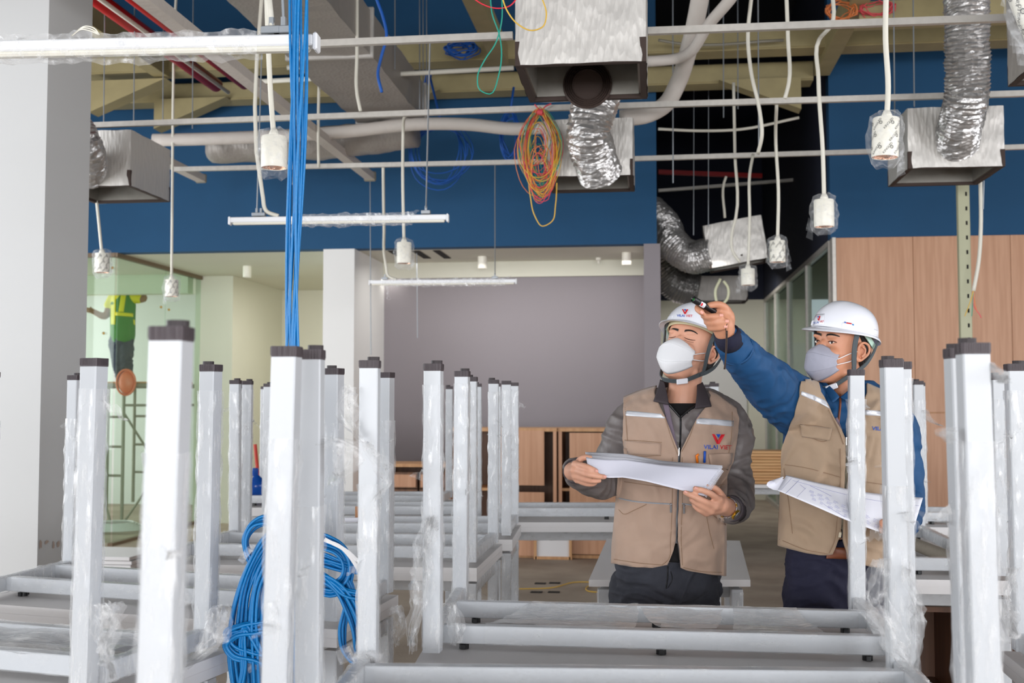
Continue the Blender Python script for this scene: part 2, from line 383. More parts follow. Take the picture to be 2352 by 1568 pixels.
# hall beyond, glass partition on its right side, dark void above
sbox('wall_hall_end', -.3, 2.2, 16.3, 16.4, 0, ZS, 'wall_pale')
sbox('wall_hall_end_upper', -1.3, 2.2, 16.3, 16.4, ZS, 5.7, 'wall_navy')
sbox('wall_hall_left_upper', -1.3, -1.2, YB+.15, 16.3, ZS+.1, 5.7, 'ceiling_dark')
sbox('wall_hall_right_upper', 1.57, 1.7, 10.35, 16.3, ZS, 5.7, 'wall_navy')
gp = struct(MB().box((1.6, 13.3, ZS-.02), (.06, 5.9, .05)).box((1.6, 13.3, .03), (.06, 5.9, .06)).build('window_hall_partition', 'galv'))
ys = [10.36, 11.9, 13.5, 14.9, 16.25]
for a in ys: MB().box((1.6, a, ZS/2), (.06, .035, ZS-.06)).build('mullion', 'galv', gp)
for a, b_ in zip(ys, ys[1:]): pane('glass_pane', 1.596, 1.604, a+.02, b_-.02, .06, ZS-.05, 'glass_clear').parent = gp
M['green_grey'] = mat('grey green glazed panel', (120, 122, 106), .3)
sbox('wall_side_office', 3.4, 3.5, 10.35, 16.4, 0, ZS, 'green_grey')
sbox('ceiling_side_office', 1.7, 3.5, 10.35, 16.4, ZS, ZS+.1, 'wall_pale')
# door leaf and frame at the hall end
x0, x1 = Py(1560, 900, 16.28).x, Py(1715, 900, 16.28).x
dr = struct(MB().box(((x0+x1)/2, 16.27, 1.1), (x1-x0, .04, 2.2)).build('door_1', 'wall_white'))
MB().box((x1-.02, 16.24, 1.05), (.02, .05, .2)).build('door_handle', 'dark_metal', dr)
# floor sockets
for (px, py, wd) in ((1241, 1340, .085), (1274, 1339, .085), (1232, 1360, .085), (1272, 1360, .085)):
    q = Pz(px, py, 0)
    struct(MB().box((q.x, q.y, .002), (wd, .06, .006), bev=.002).build('trim_floor_socket', 'void'))
m = MB(); m.tube(smooth_path([Pz(1185, 1352, .006), Pz(1260, 1350, .006), Pz(1330, 1336, .006), Pz(1380, 1338, .006), Pz(1350, 1346, .006), Pz(1356, 1358, .006), Pz(1420, 1360, .006)]), .004, 6)
tag(m.build('extension_cable', 'w_yellow'), 'thin yellow cable snaking over the bare concrete floor', 'cable')

# ================================================================ overhead steel
def ibeam(name, a, b, h, wdt, label, m='ivory'):
    mb = MB(); a = Vector(a); b = Vector(b); up = Vector((0, 0, 1))
    d = (b-a).normalized(); mb.beam(a, b, .015, h, up)
    for s_ in (-1, 1): mb.beam(a+up*s_*h/2, b+up*s_*h/2, wdt, .02, up)
    return struct(mb.build(name, m))
B2z, B1z, B0z = P(1000, 190, 10.0).z, P(1000, 128, 9.3).z, P(1800, 30, 8.4).z
def bx(z, d, x0, x1): return (Vector((x0, d, z)), Vector((x1, d, z)))
def chan(name, y, z, x0, x1, h=.14, dpt=.1):
    mb = MB().box(((x0+x1)/2, y, z), (x1-x0, .03, h)).box(((x0+x1)/2, y+dpt/2, z-h/2), (x1-x0, dpt, .02)).box(((x0+x1)/2, y+dpt/2, z+h/2), (x1-x0, dpt, .02))
    return struct(mb.build(name, 'ivory'))
chan('trim_beam_far', 10.05, Py(1000, 192, 10.05).z, -6.5, Py(1868, 180, 10.05).x, .15, .22)
chan('trim_beam_middle', 9.35, Py(1000, 120, 9.35).z, -6.5, 6.4, .14, .22)
chan('trim_beam_near', 8.3, Py(1900, 30, 8.3).z, 1.5, 6.4, .13, .2)
zY = 4.32
for i, (x, y0, y1) in enumerate(((Py(1888, 190, 10.0).x, 3, 10.0), (Py(1150, 130, 9.35).x, 4, 9.35), (-4.25, 4, 9.35), (-2.75, 9.35, 10.2))):
    struct(MB().box((x, (y0+y1)/2, zY-.02), (.13, y1-y0, .16)).build('trim_beam_cross', 'ivory'))
for (x, y, sx) in ((-4.6, 10.0, 1), (-2.6, 10.0, 1), (-4.9, 9.35, 1), (1.3, 10.0, -1)):
    mb = MB(); z = zY-.12
    mb.add([(x, y-.05, z), (x+.7*sx, y-.05, z), (x, y-.05, z-.28), (x, y+.12, z), (x+.7*sx, y+.12, z), (x, y+.12, z-.28)], [(0, 1, 2), (3, 5, 4), (0, 3, 4, 1), (1, 4, 5, 2), (2, 5, 3, 0)])
    struct(mb.build('trim_beam_haunch', 'ivory'))

# suspended ceiling channels (rows left to right)
ZR = 3.2
def rail_row(name, segs, label, hh=.034, ww=.03, m='galv'):
    root = thing('ceiling_channel', label, 'ceiling rail', (0, 0, ZR))
    for (a, b_) in segs:
        p, q = a, b_
        MB().beam(p, q, ww, hh).build('channel_length', m, root)
    return root
r1 = rail_row('r', [(Pz(725, 101, 3.2), Pz(1178, 82, 3.2)), (Pz(1488, 72, 3.2), Pz(2330, 41, 3.2))], 'nearest steel ceiling channel, cut by the large foil box')
r2 = rail_row('r', [(Pz(205, 288, 3.2), Pz(1240, 249, 3.2)), (Pz(1240, 249, 3.2), Pz(2380, 214, 3.2))], 'middle steel ceiling channel with the wire coil hanging from it')
r3 = rail_row('r', [(Pz(395, 389, 3.2), Pz(1245, 371, 3.2)), (Pz(1245, 371, 3.2), Pz(2400, 336, 3.2))], 'farthest and lowest steel ceiling channel in front of the blue wall')
r4 = rail_row('r', [(P(1512, 438, 12.5), P(1838, 412, 12.5))], 'pale channel hanging inside the dark corridor void', .03, .05)
r5 = rail_row('r', [(P(1512, 395, 13.5), P(1750, 404, 13.5))], 'thin red pipe seen deep in the corridor void', .05, .05, 'red_pipe')
def up_end(pts):
    for i in (0, -1):
        q = pts[i]; r_ = q-CAM
        if 784-FPX*r_.dot(UPV)/r_.dot(FWD) < 0 and q.z > 2.6: e = Vector((q.x, q.y, 5.69)); pts = [e]+pts if i == 0 else pts+[e]
    return pts
def pipe(name, pts, r, m, label, cat='pipe', n=10, group=None, sm=True):
    if cat in ('conduit', 'wire', 'cable'): pts = up_end(list(pts))
    return tag(MB().tube(smooth_path(pts, 5) if len(pts) > 2 else pts, r, n).build(name, m, smooth=sm), label, cat, group)
pipe('conduit_pipe', [P(600, 187, 8.4), P(1180, 156, 8.2)], .018, 'pvc', 'straight white conduit crossing just left of the large foil box')
pipe('conduit_pipe', [P(660, 155, 9.0), P(880, 142, 8.9)], .02, 'pvc', 'short white pipe length above the straight conduit behind the blue bundle')
# red sprinkler pipes running in depth
def along(px, py, d, px0, py0):           # same x and z, nearer end
    a = P(px, py, d); r_ = ray(px0, py0); t = (a.z-HC)/r_.z; q = CAM+r_*t; return a, Vector((a.x, q.y, a.z))
a, b_ = along(497, 196, 9.1, 225, 2); b_.y -= 1.2; pipe('sprinkler_pipe', [a, b_], .055, 'red_pipe', 'red sprinkler pipe nearest the white column', n=14)
a, b_ = along(562, 192, 9.2, 312, 2); b_.y -= 1.2; pipe('sprinkler_pipe', [a, b_], .05, 'red_pipe', 'red sprinkler pipe farther from the white column', n=14)
a, b_ = along(525, 196, 9.2, 240, 0); b_.y -= 1; pipe('conduit_pipe', [a+Vector((0, 0, -.06)), b_+Vector((0, 0, -.06))], .015, 'pvc', 'thin white conduit running between the two red pipes')
a, b_ = along(850, 405, 10.1, 410, 0); b_.y -= 1
t_ = thing('cable_trunking', 'long grey trunking running in depth past the blue cable bundle', 'trunking', a)
MB().beam(a, b_, .085, .06).build('trunk', 'insul', t_); MB().box(a, (.11, .03, .09), bev=.01).build('end_cap', 'dark_metal', t_)
a, b_ = along(462, 410, 10.0, 352, 322)
t_ = thing('cable_trunking', 'short grey trunking end sticking out beside the left foil box', 'trunking', a)
MB().beam(a, b_, .085, .06).build('trunk', 'insul', t_); MB().box(a, (.1, .03, .08), bev=.01).build('end_cap', 'dark_metal', t_)
pipe('insulated_pipe', [P(352, 322, 8.7), P(500, 318, 8.7), P(800, 302, 8.7), P(960, 285, 8.7), P(1080, 286, 8.7), P(1180, 296, 8.7), P(1262, 292, 8.7)], .05, 'insul', 'white wrapped pipe running left of the hanging wire coil', n=12)
pipe('insulated_pipe', [P(1425, 272, 7.2), P(1490, 262, 7.2), P(1530, 238, 7.2), P(1555, 195, 7.2), P(1580, 120, 7.0), P(1612, -30, 6.6), P(1640, -330, 6.3)], .055, 'insul', 'thick white wrapped pipe bending upward right of the foil boxes', n=12)
pipe('insulated_pipe', [P(1480, 142, 6.9), P(1560, 133, 6.9), P(1585, 120, 6.8), P(1625, 60, 6.6), P(1690, -20, 6.3), P(1800, -300, 5.9)], .034, 'insul', 'thinner white wrapped pipe crossing over the thick bent one', n=10)
# ================================================================ foil boxes and flexible ducts
def flex(pts, r, parent, name='flexible_duct', m='foil_flex', n=22, pitch=.022, ruff=.012, seed=1):
    path = smooth_path(pts, 14); L = [0]
    for a, b_ in zip(path, path[1:]): L.append(L[-1]+(b_-a).length)
    k = int(L[-1]/pitch*2); out = []; j = 0
    for i in range(k+1):
        t = L[-1]*i/k
        while j < len(L)-2 and L[j+1] < t: j += 1
        f = (t-L[j])/max(1e-6, L[j+1]-L[j]); out.append(path[j].lerp(path[j+1], f))
    rr = [r*(1+(.035 if i % 2 else -.03)) for i in range(len(out))]
    mb = MB().tube(out, rr, n, cap=False)
    for q in mb.v:
        q += noise.noise_vector(q*30+Vector((seed, 0, 0)))*ruff*.7 + noise.noise_vector(q*12)*ruff*.6
    return mb.build(name, m, parent, smooth=False)
def foil_box(label, A, w=.56, dep=.58, h=.38, rot=0, tilt=None, m='foil', th=.035, hole=None, flexpts=None, fr=.12, seed=3):
    A = Vector(A); rm = Matrix.Rotation(rot, 3, 'Z')
    if tilt: rm = rm @ Matrix.Rotation(tilt[0], 3, 'X') @ Matrix.Rotation(tilt[1], 3, 'Y')
    T = lambda x, y, z: A + rm @ Vector((x, y, z))
    root = thing('duct_plenum_box', label, 'duct box', T(w/2, dep/2, h/2))
    def wallbox(mb, x0, x1, y0, y1, z0, z1): mb.box(T((x0+x1)/2, (y0+y1)/2, (z0+z1)/2), (x1-x0, y1-y0, z1-z0), rm, .006)
    mb = MB(); e = .012; z0 = .006
    def skin(fn, nu, nv):
        mb.grid(fn, nu, nv)
    rr = random.Random(seed)
    # outer foil skin, slightly crumpled
    rings = []
    nz = 12; per = []
    for k in range(16): per.append((w*k/16, 0))
    for k in range(16): per.append((w, dep*k/16))
    for k in range(16): per.append((w*(1-k/16), dep))
    for k in range(16): per.append((0, dep*(1-k/16)))
    cxx, cyy = w/2, dep/2
    for i in range(nz+1):
        z = h*i/nz; r_ = []
        for (x, y) in per:
            q = T(x, y, z); nn = noise.noise_vector(q*11)*.004 + noise.noise_vector(q*40)*.001
            s_ = 1-.02*(abs(x-cxx) > w*.47 and abs(y-cyy) > dep*.47); r_.append(T(cxx+(x-cxx)*s_, cyy+(y-cyy)*s_, z)+nn)
        rings.append(r_)
    mb.rings(rings, True, False); mb.add(rings[-1], [tuple(range(len(per)))])
    mb.build('foil_jacket', m, root, smooth='auto')
    # dark insulation edge and sheet liner
    mb = MB()
    for (x0, x1, y0, y1) in ((0, w, 0, th), (0, w, dep-th, dep), (0, th, th, dep-th), (w-th, w, th, dep-th)):
        mb.box(T((x0+x1)/2, (y0+y1)/2, .05), (x1-x0-.006, y1-y0-.006, .10+.004), rm)
    mb.build('insulation_edge', 'duct_dark', root)
    mb = MB(); q = th*.55
    for (x0, x1, y0, y1) in ((th*.6, w-th*.6, th*.6, th), (th*.6, w-th*.6, dep-th, dep-th*.6), (th*.6, th, th, dep-th), (w-th, w-th*.6, th, dep-th)):
        mb.box(T((x0+x1)/2+0, (y0+y1)/2, h/2), (x1-x0+.012, y1-y0+.012, h-.03), rm)
    mb.box(T(w/2, dep/2, h-.03), (w-.06, dep-.06, .01), rm)
    mb.build('sheet_liner', 'duct_in', root)
    if hole:
        hx, hz, hr = hole; n = 24
        mb = MB()
        for s0 in range(5):
            mb.rings([[T(w/2+hx+math.cos(2*math.pi*j/n)*hr*k1, dep-th-.012-dd, hz+math.sin(2*math.pi*j/n)*hr*k1) for j in range(n)] for (k1, dd) in ((1-.08*s0, .012), (.93-.08*s0, .026), (.92-.08*s0, .004))], True, False)
        mb.add([T(w/2+math.cos(2*math.pi*j/n)*hr*.62+hx, dep-th-.014, hz+math.sin(2*math.pi*j/n)*hr*.62) for j in range(n)], [tuple(range(n))])
        mb.build('duct_mouth', 'duct_dark', root)
    if flexpts: flex(flexpts, fr, root, seed=seed)
    return root
foil_box('largest nearest open-bottomed foil plenum box hanging at top centre', P(1181, 150, 4.7), .556, .60, .62, hole=(-.0, .06, .115), seed=3)
fb2 = P(1249, 406, 7.04)
foil_box('foil box with crinkled flexible duct behind the hanging wire coil', fb2, .56, .57, .36, seed=4,
    flexpts=[P(1378, 395, 7.02), P(1362, 350, 6.86), P(1352, 300, 6.72), P(1365, 245, 6.72), P(1378, 205, 6.9), P(1382, 160, 7.1)], fr=.135)
foil_box('foil box at right with long silver duct rising out of the picture', P(2085, 386, 6.75), .566, .60, .365, seed=5,
    flexpts=[P(2198, 330, 6.74), P(2205, 285, 6.55), P(2218, 235, 6.42), P(2222, 150, 6.35), P(2221, 60, 6.3), P(2219, -30, 6.3), P(2219, -360, 6.3)], fr=.122)
foil_box('foil box half hidden by the white column at left', P(112, 430, 7.33), .56, .62, .365, seed=6,
    flexpts=[P(205, 402, 7.32), P(208, 370, 7.15), P(196, 330, 7.0), P(176, 290, 7.0)], fr=.1)
foil_box('foil box cut off by the top right corner of the picture', P(2421, 103, 4.4), .5, .6, .4, m='foil_dull', seed=8)
foil_box('tilted pale foil box hanging in the corridor opening', P(1631, 616, 10.9), .57, .45, .42, rot=-.05, tilt=(0, -.17), m='foil', seed=9,
    flexpts=[P(1640, 580, 10.98), P(1590, 590, 11.1), P(1545, 560, 11.2), P(1528, 520, 11.4), P(1490, 480, 11.6)], fr=.16)
foil_box('lower dull grey foil box with sagging duct deeper in the corridor', P(1592, 690, 12.9), .62, .5, .28, m='foil_dull', seed=10,
    flexpts=[P(1600, 665, 13.0), P(1560, 655, 13.0), P(1522, 615, 13.0), P(1518, 560, 13.2), P(1500, 520, 13.4)], fr=.2)
# long rectangular duct running in depth and oval cross duct
a, b_ = along(967, 268, 9.0, 700, 0)
x1 = a.x; z0 = a.z; x0 = x1-.56
root = thing('rectangular_duct', 'long foil covered rectangular duct running overhead beside the blue cable bundle', 'duct', (x1-.28, 6.5, z0+.15))
for (y0, y1) in ((2.8, 4.2), (4.22, 5.7), (5.72, 7.2), (7.22, 9.0)):
    mb = MB()
    per = [(x0, z0), (x0+.14, z0), (x0+.28, z0), (x0+.42, z0), (x1, z0), (x1, z0+.15), (x1, z0+.3), (x0+.28, z0+.3), (x0, z0+.3), (x0, z0+.15)]
    rg = []
    for i in range(15):
        y = y0+(y1-y0)*i/14
        rg.append([Vector((x, y, z))+noise.noise_vector(Vector((x, y, z))*9)*.012 for (x, z) in per])
    mb.rings(rg); mb.build('duct_section', 'foil_dull', root)
    MB().box((x0+.28, y1, z0+.15), (.6, .03, .34), bev=.004).build('joint_flange', 'foil', root)
mb = MB(); path = [P(488, 340, 9.35), P(600, 336, 9.3), P(720, 330, 9.25), P(850, 318, 9.2), P(950, 300, 9.1)]
path = smooth_path(path, 8); mb.tube(path, .17, 18, flat=(.75, 1.0))
for q in mb.v: q += noise.noise_vector(q*9)*.02
tag(mb.build('oval_duct', 'foil_dull', smooth=True), 'dull grey oval foil duct lying crosswise under the rectangular duct', 'duct')

# ================================================================ downlights hung on conduit
def bent_text(s, size, c, r, ang, z, tilt=0, m='ink', parent=None, name='printed_text', ax=None):
    me = text_mesh(s, size, bold=.0); mb = MB(); ct, st = math.cos(tilt), math.sin(tilt)
    vs = []
    for v in me.vertices:
        x = v.co.x*ct-v.co.y*st; y = v.co.x*st+v.co.y*ct; a = ang+x/r
        vs.append(c+Vector((math.sin(a)*r, -math.cos(a)*r, z+y)))
    mb.add(vs, [tuple(p.vertices) for p in me.polygons]); bpy.data.meshes.remove(me); return mb
LAMP_REFS = []
def downlight(label, px, py_top, py_bot, d, cord, printed=False, bag=True, tiltv=(0, 0), r=.05, seed=1, ceil=False):
    top = P(px, py_top, d); bot = P(px, py_bot, d); h = top.z-bot.z
    root = thing('downlight' if ceil else 'pendant_downlight', label, 'lamp', top, None)
    rr = random.Random(seed); c = bot
    rot = Matrix.Rotation(tiltv[0], 3, 'Y') @ Matrix.Rotation(tiltv[1], 3, 'X')
    def W(mb):
        if tiltv != (0, 0):
            for q in mb.v: q.xyz = top + rot @ (q-top)
        return mb
    W(MB().lathe(c, [(r*.93, .012), (r*.97, 0), (r, .004), (r, h-.006), (r*.95, h), (0.006, h)], 28, cap=False)).build('housing', 'lamp_white', root, smooth='auto')
    W(MB().lathe(c, [(r*.93, .002), (r*.8, .02), (r*.55, .035), (.004, .04)], 20, cap=False)).build('reflector', 'lamp_refl', root, smooth=False)
    if bag:
        mb = MB(); n = 22; rings = []
        for i in range(12):
            t = i/11; z = h+.035-t*(h+.075); g = 1+.30*math.sin(t*math.pi)
            if i == 0: g = .35
            if i == 11: g = .55
            rings.append([c+Vector((math.cos(2*math.pi*j/n)*r*(g+.05), math.sin(2*math.pi*j/n)*r*(g+.05), z)) for j in range(n)])
        mb.rings(rings, True, False)
        for q in mb.v:
            d_ = q-c; nz = noise.noise_vector(q*30+Vector((seed*7, 0, 0))); q += nz*.016
            rad = Vector((d_.x, d_.y, 0)); 
            rl = Vector((q.x-c.x, q.y-c.y, 0)).length
            if rl < r*1.03 and 0 < q.z-c.z < h: q += rad.normalized()*(r*1.04-rl)
        # a torn corner sticking out
        a0 = rr.uniform(-.6, .6)+(math.pi if rr.random() < .5 else 0); e = Vector((math.cos(a0), math.sin(a0), 0))
        for s_ in range(3):
            b0 = c+e*r*1.1+Vector((0, 0, rr.uniform(-.02, .06))); mb.add([b0, b0+e*.035+Vector((0, 0, -.035)), b0+Vector((0, .01, -.05)), b0+e*.02+Vector((0, 0, .02))], [(0, 1, 2), (0, 3, 1)])
        W(mb).build('plastic_bag', 'bag', root)
        if printed:
            mb = MB(); k = 0
            for zi in range(3):
                for ai in range(-3, 4):
                    k += 1
                    if (k+zi) % 3 == 2 and zi % 2: continue
                    t = bent_text('KINGLED', .0125, c, r*1.035, ai*.86+(.43 if zi % 2 else 0), h*(.18+.31*zi), .9)
                    mb.add(t.v, t.f)
                    tb = MB(); q0 = ai*.86+.30+(.43 if zi % 2 else 0)
                    for ring in range(10):
                        aa = 2*math.pi*ring/10
                        for (ri, dx) in ((.0065, 0), (.0032, .003)):
                            w0 = []
                            for (rs, da) in ((ri, 0), (ri*.72, 0), (ri*.72, .63), (ri, .63)):
                                x = math.cos(aa+da)*rs+dx; y = math.sin(aa+da)*rs
                                an = q0+x/(r*1.035); w0.append(c+Vector((math.sin(an)*r*1.035, -math.cos(an)*r*1.035, h*(.18+.31*zi)+.004+y)))
                            tb.add(w0, [(0, 1, 2, 3)])
                    mb.add(tb.v, tb.f)
            # turn the print to face the room front
            for q in mb.v:
                v = q-c; q.xyz = c+Matrix.Rotation(math.atan2(-c.x, -c.y)*-1*0, 3, 'Z') @ v
            W(mb).build('printed_text', 'ink', root)
    if cord:
        pts = up_end([top] + [(Pz(a, b_, 3.2) if dd == 'R' else P(a, b_, dd)) for (a, b_, dd) in cord])
        MB().tube(smooth_path(pts, 5), .0105 if not ceil else .006, 8).build('conduit', 'pvc', root, smooth=True)
        MB().lathe(top, [(.02, 0), (.02, .012), (.012, .03)], 12).build('cord_grip', 'lamp_white', root)
    return root
downlight('hanging downlight beside the blue cables, bag torn at one side', 629, 314, 386, 4.35, [(622, 220, 4.35), (617, 118, 4.35), (613, 0, 4.35), (612, -60, 4.35)], seed=2)
downlight('hanging downlight above the second tube light, opening in the soffit behind', 928, 557, 605, 7.6, [(925, 400, 7.6), (926, 300, 7.6), (932, 262, 'R')], seed=3)
downlight('small wrapped downlight hanging in front of the glass room at right', 394, 642, 681, 8.7, [(396, 420, 8.7), (398, 200, 8.6), (401, 60, 8.5), (406, -30, 8.5)], printed=True, seed=4)
downlight('wrapped downlight hanging just right of the white column', 234, 582, 626, 7.9, [(228, 520, 7.9), (216, 400, 7.9), (207, 288, 'R')], printed=True, seed=5)
downlight('printed-bag downlight in front of the right foil box', 2037, 272, 362, 4.25, [(2040, 200, 4.25), (2034, 90, 4.25), (2036, -40, 4.25)], printed=True, seed=6, tiltv=(.05, 0))
downlight('plain bagged downlight hanging above the oak wall corner', 1893, 459, 521, 5.65, [(1890, 350, 5.65), (1880, 180, 5.65), (1882, 90, 5.65), (1908, 60, 5.6), (1911, -30, 5.6)], seed=7)
downlight('printed-bag downlight left of the plain bagged one over the corridor', 1786, 553, 602, 7.2, [(1788, 440, 7.2), (1782, 330, 7.2), (1784, 234, 'R')], printed=True, seed=8)
downlight('lowest bagged downlight hanging beside the tilted foil box', 1718, 617, 655, 8.2, [(1722, 500, 8.2), (1722, 400, 8.2), (1730, 354, 'R')], seed=9)
downlight('large printed-bag downlight cut by the top right picture edge', 2362, -40, 90, 2.5, [(2380, -120, 2.5)], printed=True, seed=10, tiltv=(-.35, 0))
for i, (px, py, d, l) in enumerate(((568, 602, 12.0, 'white surface downlight on the pale soffit left of the blue cables'), (1108, 590, 11.2, 'white surface downlight on the soffit above the third tube light end'), (1439, 583, 10.9, 'white surface downlight near the right end of the grey wall'))):
    p = P(px, py, d); r_ = .045
    root = thing('surface_downlight', l, 'lamp', Vector((p.x, p.y, ZS)), None)
    q = Pz(px, py, ZS); q = Vector((q.x, q.y, ZS))
    q = Vector((p.x, p.y, ZS)); hh = .12
    MB().lathe(q, [(r_, 0), (r_, -hh+.004), (r_*.95, -hh), (r_*.7, -hh+.012), (.004, -hh+.015)], 22, cap=False).build('housing', 'lamp_white', root, smooth='auto')
struct(MB().lathe(Pz(1375, 592, ZS), [(.03, 0), (.03, -.02), (.012, -.03), (.012, -.055), (.004, -.06)], 14, cap=False).build('trim_sprinkler_head', 'lamp_white'))

# ================================================================ tube lights
def film_sleeve(mb, a, b_, wx, wy, jit_=.004, step=.02, up=Vector((0, 0, 1)), rr=R, gap=.0035, n=12):
    a = Vector(a); b_ = Vector(b_); d = b_-a; L = d.length; d.normalize()
    x = up.cross(d) if abs(d.dot(up)) < .99 else Vector((1, 0, 0)); x = (x-d*x.dot(d)).normalized(); y = d.cross(x)
    k = max(2, int(L/step)); rings = []
    per = []
    for (sx, sy) in ((-1, -1), (-.33, -1.02), (.33, -1.02), (1, -1), (1.02, -.33), (1.02, .33), (1, 1), (.33, 1.02), (-.33, 1.02), (-1, 1), (-1.02, .33), (-1.02, -.33)): per.append((sx, sy))
    sd = rr.uniform(0, 90)
    for i in range(k+1):
        t = i/k; c = a.lerp(b_, t); w_ = []
        for (sx, sy) in per:
            q0 = Vector((sx*1.2+t*L*9, sy*1.2-t*L*7, t*L*26+sd)); g = gap+jit_*2.2*max(-.3, noise.noise(q0))**1 + jit_*.8*abs(noise.noise(q0*3.1)); g = max(g, gap*.4); w_.append(c + x*(sx*(wx/2+g)) + y*(sy*(wy/2+g)))
        rings.append(w_)
    mb.rings(rings, True, False); return mb
def wisp(mb, p, dirv, L=.06, wd=.03, n=6, rr=R):
    p = Vector(p); d = Vector(dirv).normalized(); s_ = d.orthogonal().normalized(); s_ = Matrix.Rotation(rr.uniform(0, 6.28), 3, d) @ s_
    rows = []
    for i in range(n+1):
        t = i/n; c = p+d*L*t+Vector((rr.gauss(0, 1), rr.gauss(0, 1), rr.gauss(0, 1)))*L*.07
        w_ = wd*(1-t**1.5)*.5+.0015; rows.append([c-s_*w_+Vector((rr.gauss(0, .003), rr.gauss(0, .003), 0)), c+Vector((rr.gauss(0, .006), rr.gauss(0, .006), rr.gauss(0, .004))), c+s_*w_])
    mb.rings(rows, False, False); return mb
def tube_light(label, A, B, hangers, wrap=(0, .8), seed=1, tail=None):
    A = Vector(A); B = Vector(B); B.z = A.z; u = (B-A).normalized()
    root = thing('tube_light', label, 'lamp', A, None); up = Vector((0, 0, 1))
    MB().beam(A, B, .040, .030, up, .004).build('housing', 'lamp_body', root)
    MB().beam(A+u*.01-up*.020, B-u*.01-up*.020, .030, .014, up, .006).build('diffuser', 'lamp_white', root)
    for q, s_ in ((A, -1), (B, 1)): MB().beam(q-up*.004, q+u*.012*s_-up*.004, .044, .046, up, .004).build('end_cap', 'lamp_body', root)
    rr = random.Random(seed); mb = MB(); p0 = A.lerp(B, wrap[0]); p1 = A.lerp(B, wrap[1])
    film_sleeve(mb, p0-up*.006, p1-up*.006, .050, .052, .0055, .016, rr=rr)
    wisp(mb, p1+up*.02, u+up*.5, .05, .03, rr=rr)
    if tail is not None: wisp(mb, A.lerp(B, tail)-up*.02, Vector((.1, 0, -1)), .13, .03, rr=rr); wisp(mb, A.lerp(B, tail)-up*.02, Vector((.15, 0, -1)), .11, .022, rr=rr)
    mb.build('plastic_wrap', 'film_loose', root)
    for (t, kind, top) in hangers:
        q = A.lerp(B, t)+up*.02
        MB().box(q+up*.01, (.05, .03, .02), bev=.002).box(q+up*.03, (.012, .012, .03)).build('bracket', 'rod', root)
        tp = up_end([q, Vector(top)])[-1]
        if kind == 'rod': MB().cyl(q+up*.03, tp, .004, 8).build('rod', 'rod', root)
        elif kind == 'straight': MB().cyl(q+up*.02, tp, .0085, 10).build('conduit', 'pvc', root, smooth=True)
        else: MB().tube(smooth_path([q+Vector((.1, 0, .0)), q+Vector((.03, 0, .03)), q+Vector((.008, 0, .12)), q.lerp(tp, .5), tp], 6), .0115, 8).build('conduit', 'pvc', root, smooth=True)
    return root
A = P(-343, 112, 2.98); B = P(722, 95, 2.90); B.z = A.z = P(722, 95, 2.90).z
tube_light('nearest tube light wrapped in crumpled film at the top left', A, B, [(.935, 'rod', P(647, -60, 2.9)), (.91, 'straight', P(612, -60, 2.95))], (0, .885), 3)
wm = MB()
for k in range(3): wm.tube(smooth_path([P(165, 82, 2.9), P(185+6*k, 68-4*k, 2.9), P(210+4*k, 72-3*k, 2.9), P(228, 80, 2.9)], 6), .0018, 6)
tag(wm.build('lamp_wires', 'lamp_white', smooth=True), 'thin white wires poking out above the nearest tube light', 'wire')
A = P(531, 509, 6.3); B = P(1026, 496, 6.2); A.z = B.z = (A.z+B.z)/2
tube_light('middle tube light passing behind the blue cable bundle', A, B, [(.12, 'rod', P(603, 60, 6.3)), (.14, 'conduit', P(612, -20, 6.2)), (.905, 'rod', Pz(988, 91, 3.2))], (.30, .84), 4, tail=.27)
A = P(851, 650, 9.4); B = P(1184, 643, 9.3); A.z = B.z = (A.z+B.z)/2
tube_light('farthest tube light in front of the grey wall', A, B, [(.1, 'conduit', Pz(880, 380, 3.2)), (.86, 'rod', Pz(1137, 374, 3.2))], (.08, .93), 5, tail=.11)

# ================================================================ loose conduits, rods and wires
loose = [
 ([(820, -20, 7), (820, 120, 7), (820, 215, 7), (828, 255, 7)], .011, 'pvc', 'ivory conduit ending beside the rectangular duct'),
 ([(733, 182, 8.3), (731, 300, 8.3), (732, 384, 8.4)], .011, 'pvc', 'short ivory conduit hanging between two channels right of the blue bundle'),
 ([(1727, -20, 6.5), (1718, 90, 6.5), (1726, 170, 6.5), (1744, 250, 6.5), (1750, 310, 6.5), (1741, 352, 6.6)], .011, 'pvc', 'curved ivory conduit crossing the dark corridor void'),
 ([(1806, -20, 6.3), (1810, 90, 6.3), (1812, 190, 6.3), (1803, 226, 6.3)], .011, 'pvc', 'ivory conduit left of the plain bagged downlight'),
 ([(1685, 190, 8.4), (1688, 350, 8.4), (1690, 500, 8.4), (1682, 530, 8.4), (1684, 580, 8.4), (1700, 602, 8.4)], .011, 'pvc', 'long conduit hanging in front of the tilted foil box'),
 ([(1655, 640, 9), (1643, 670, 9), (1652, 700, 9), (1668, 690, 9), (1672, 660, 9), (1662, 645, 9)], .011, 'pvc_green', 'looped conduit coil hanging above the first helmet'),
 ([(2252, -20, 7.6), (2252, 415, 7.5), (2253, 520, 7.5), (2248, 600, 7.5), (2236, 668, 7.5)], .013, 'pvc', 'ivory conduit hanging on the oak wall with bare wire ends'),
 ([(1512, 296, 9.5), (1600, 300, 9.5), (1700, 297, 9.5), (1835, 270, 9.5)], .012, 'pvc', 'thin sagging pipe across the upper corridor void'),
 ([(1512, 92, 9), (1560, 100, 9), (1800, 92, 9)], .012, 'dark_metal', 'dim pipe high across the corridor void'),
 ([(1668, 405, 10.5), (1663, 420, 10.5), (1665, 500, 10.5)], .012, 'pvc', 'hooked conduit end inside the corridor void'),
]
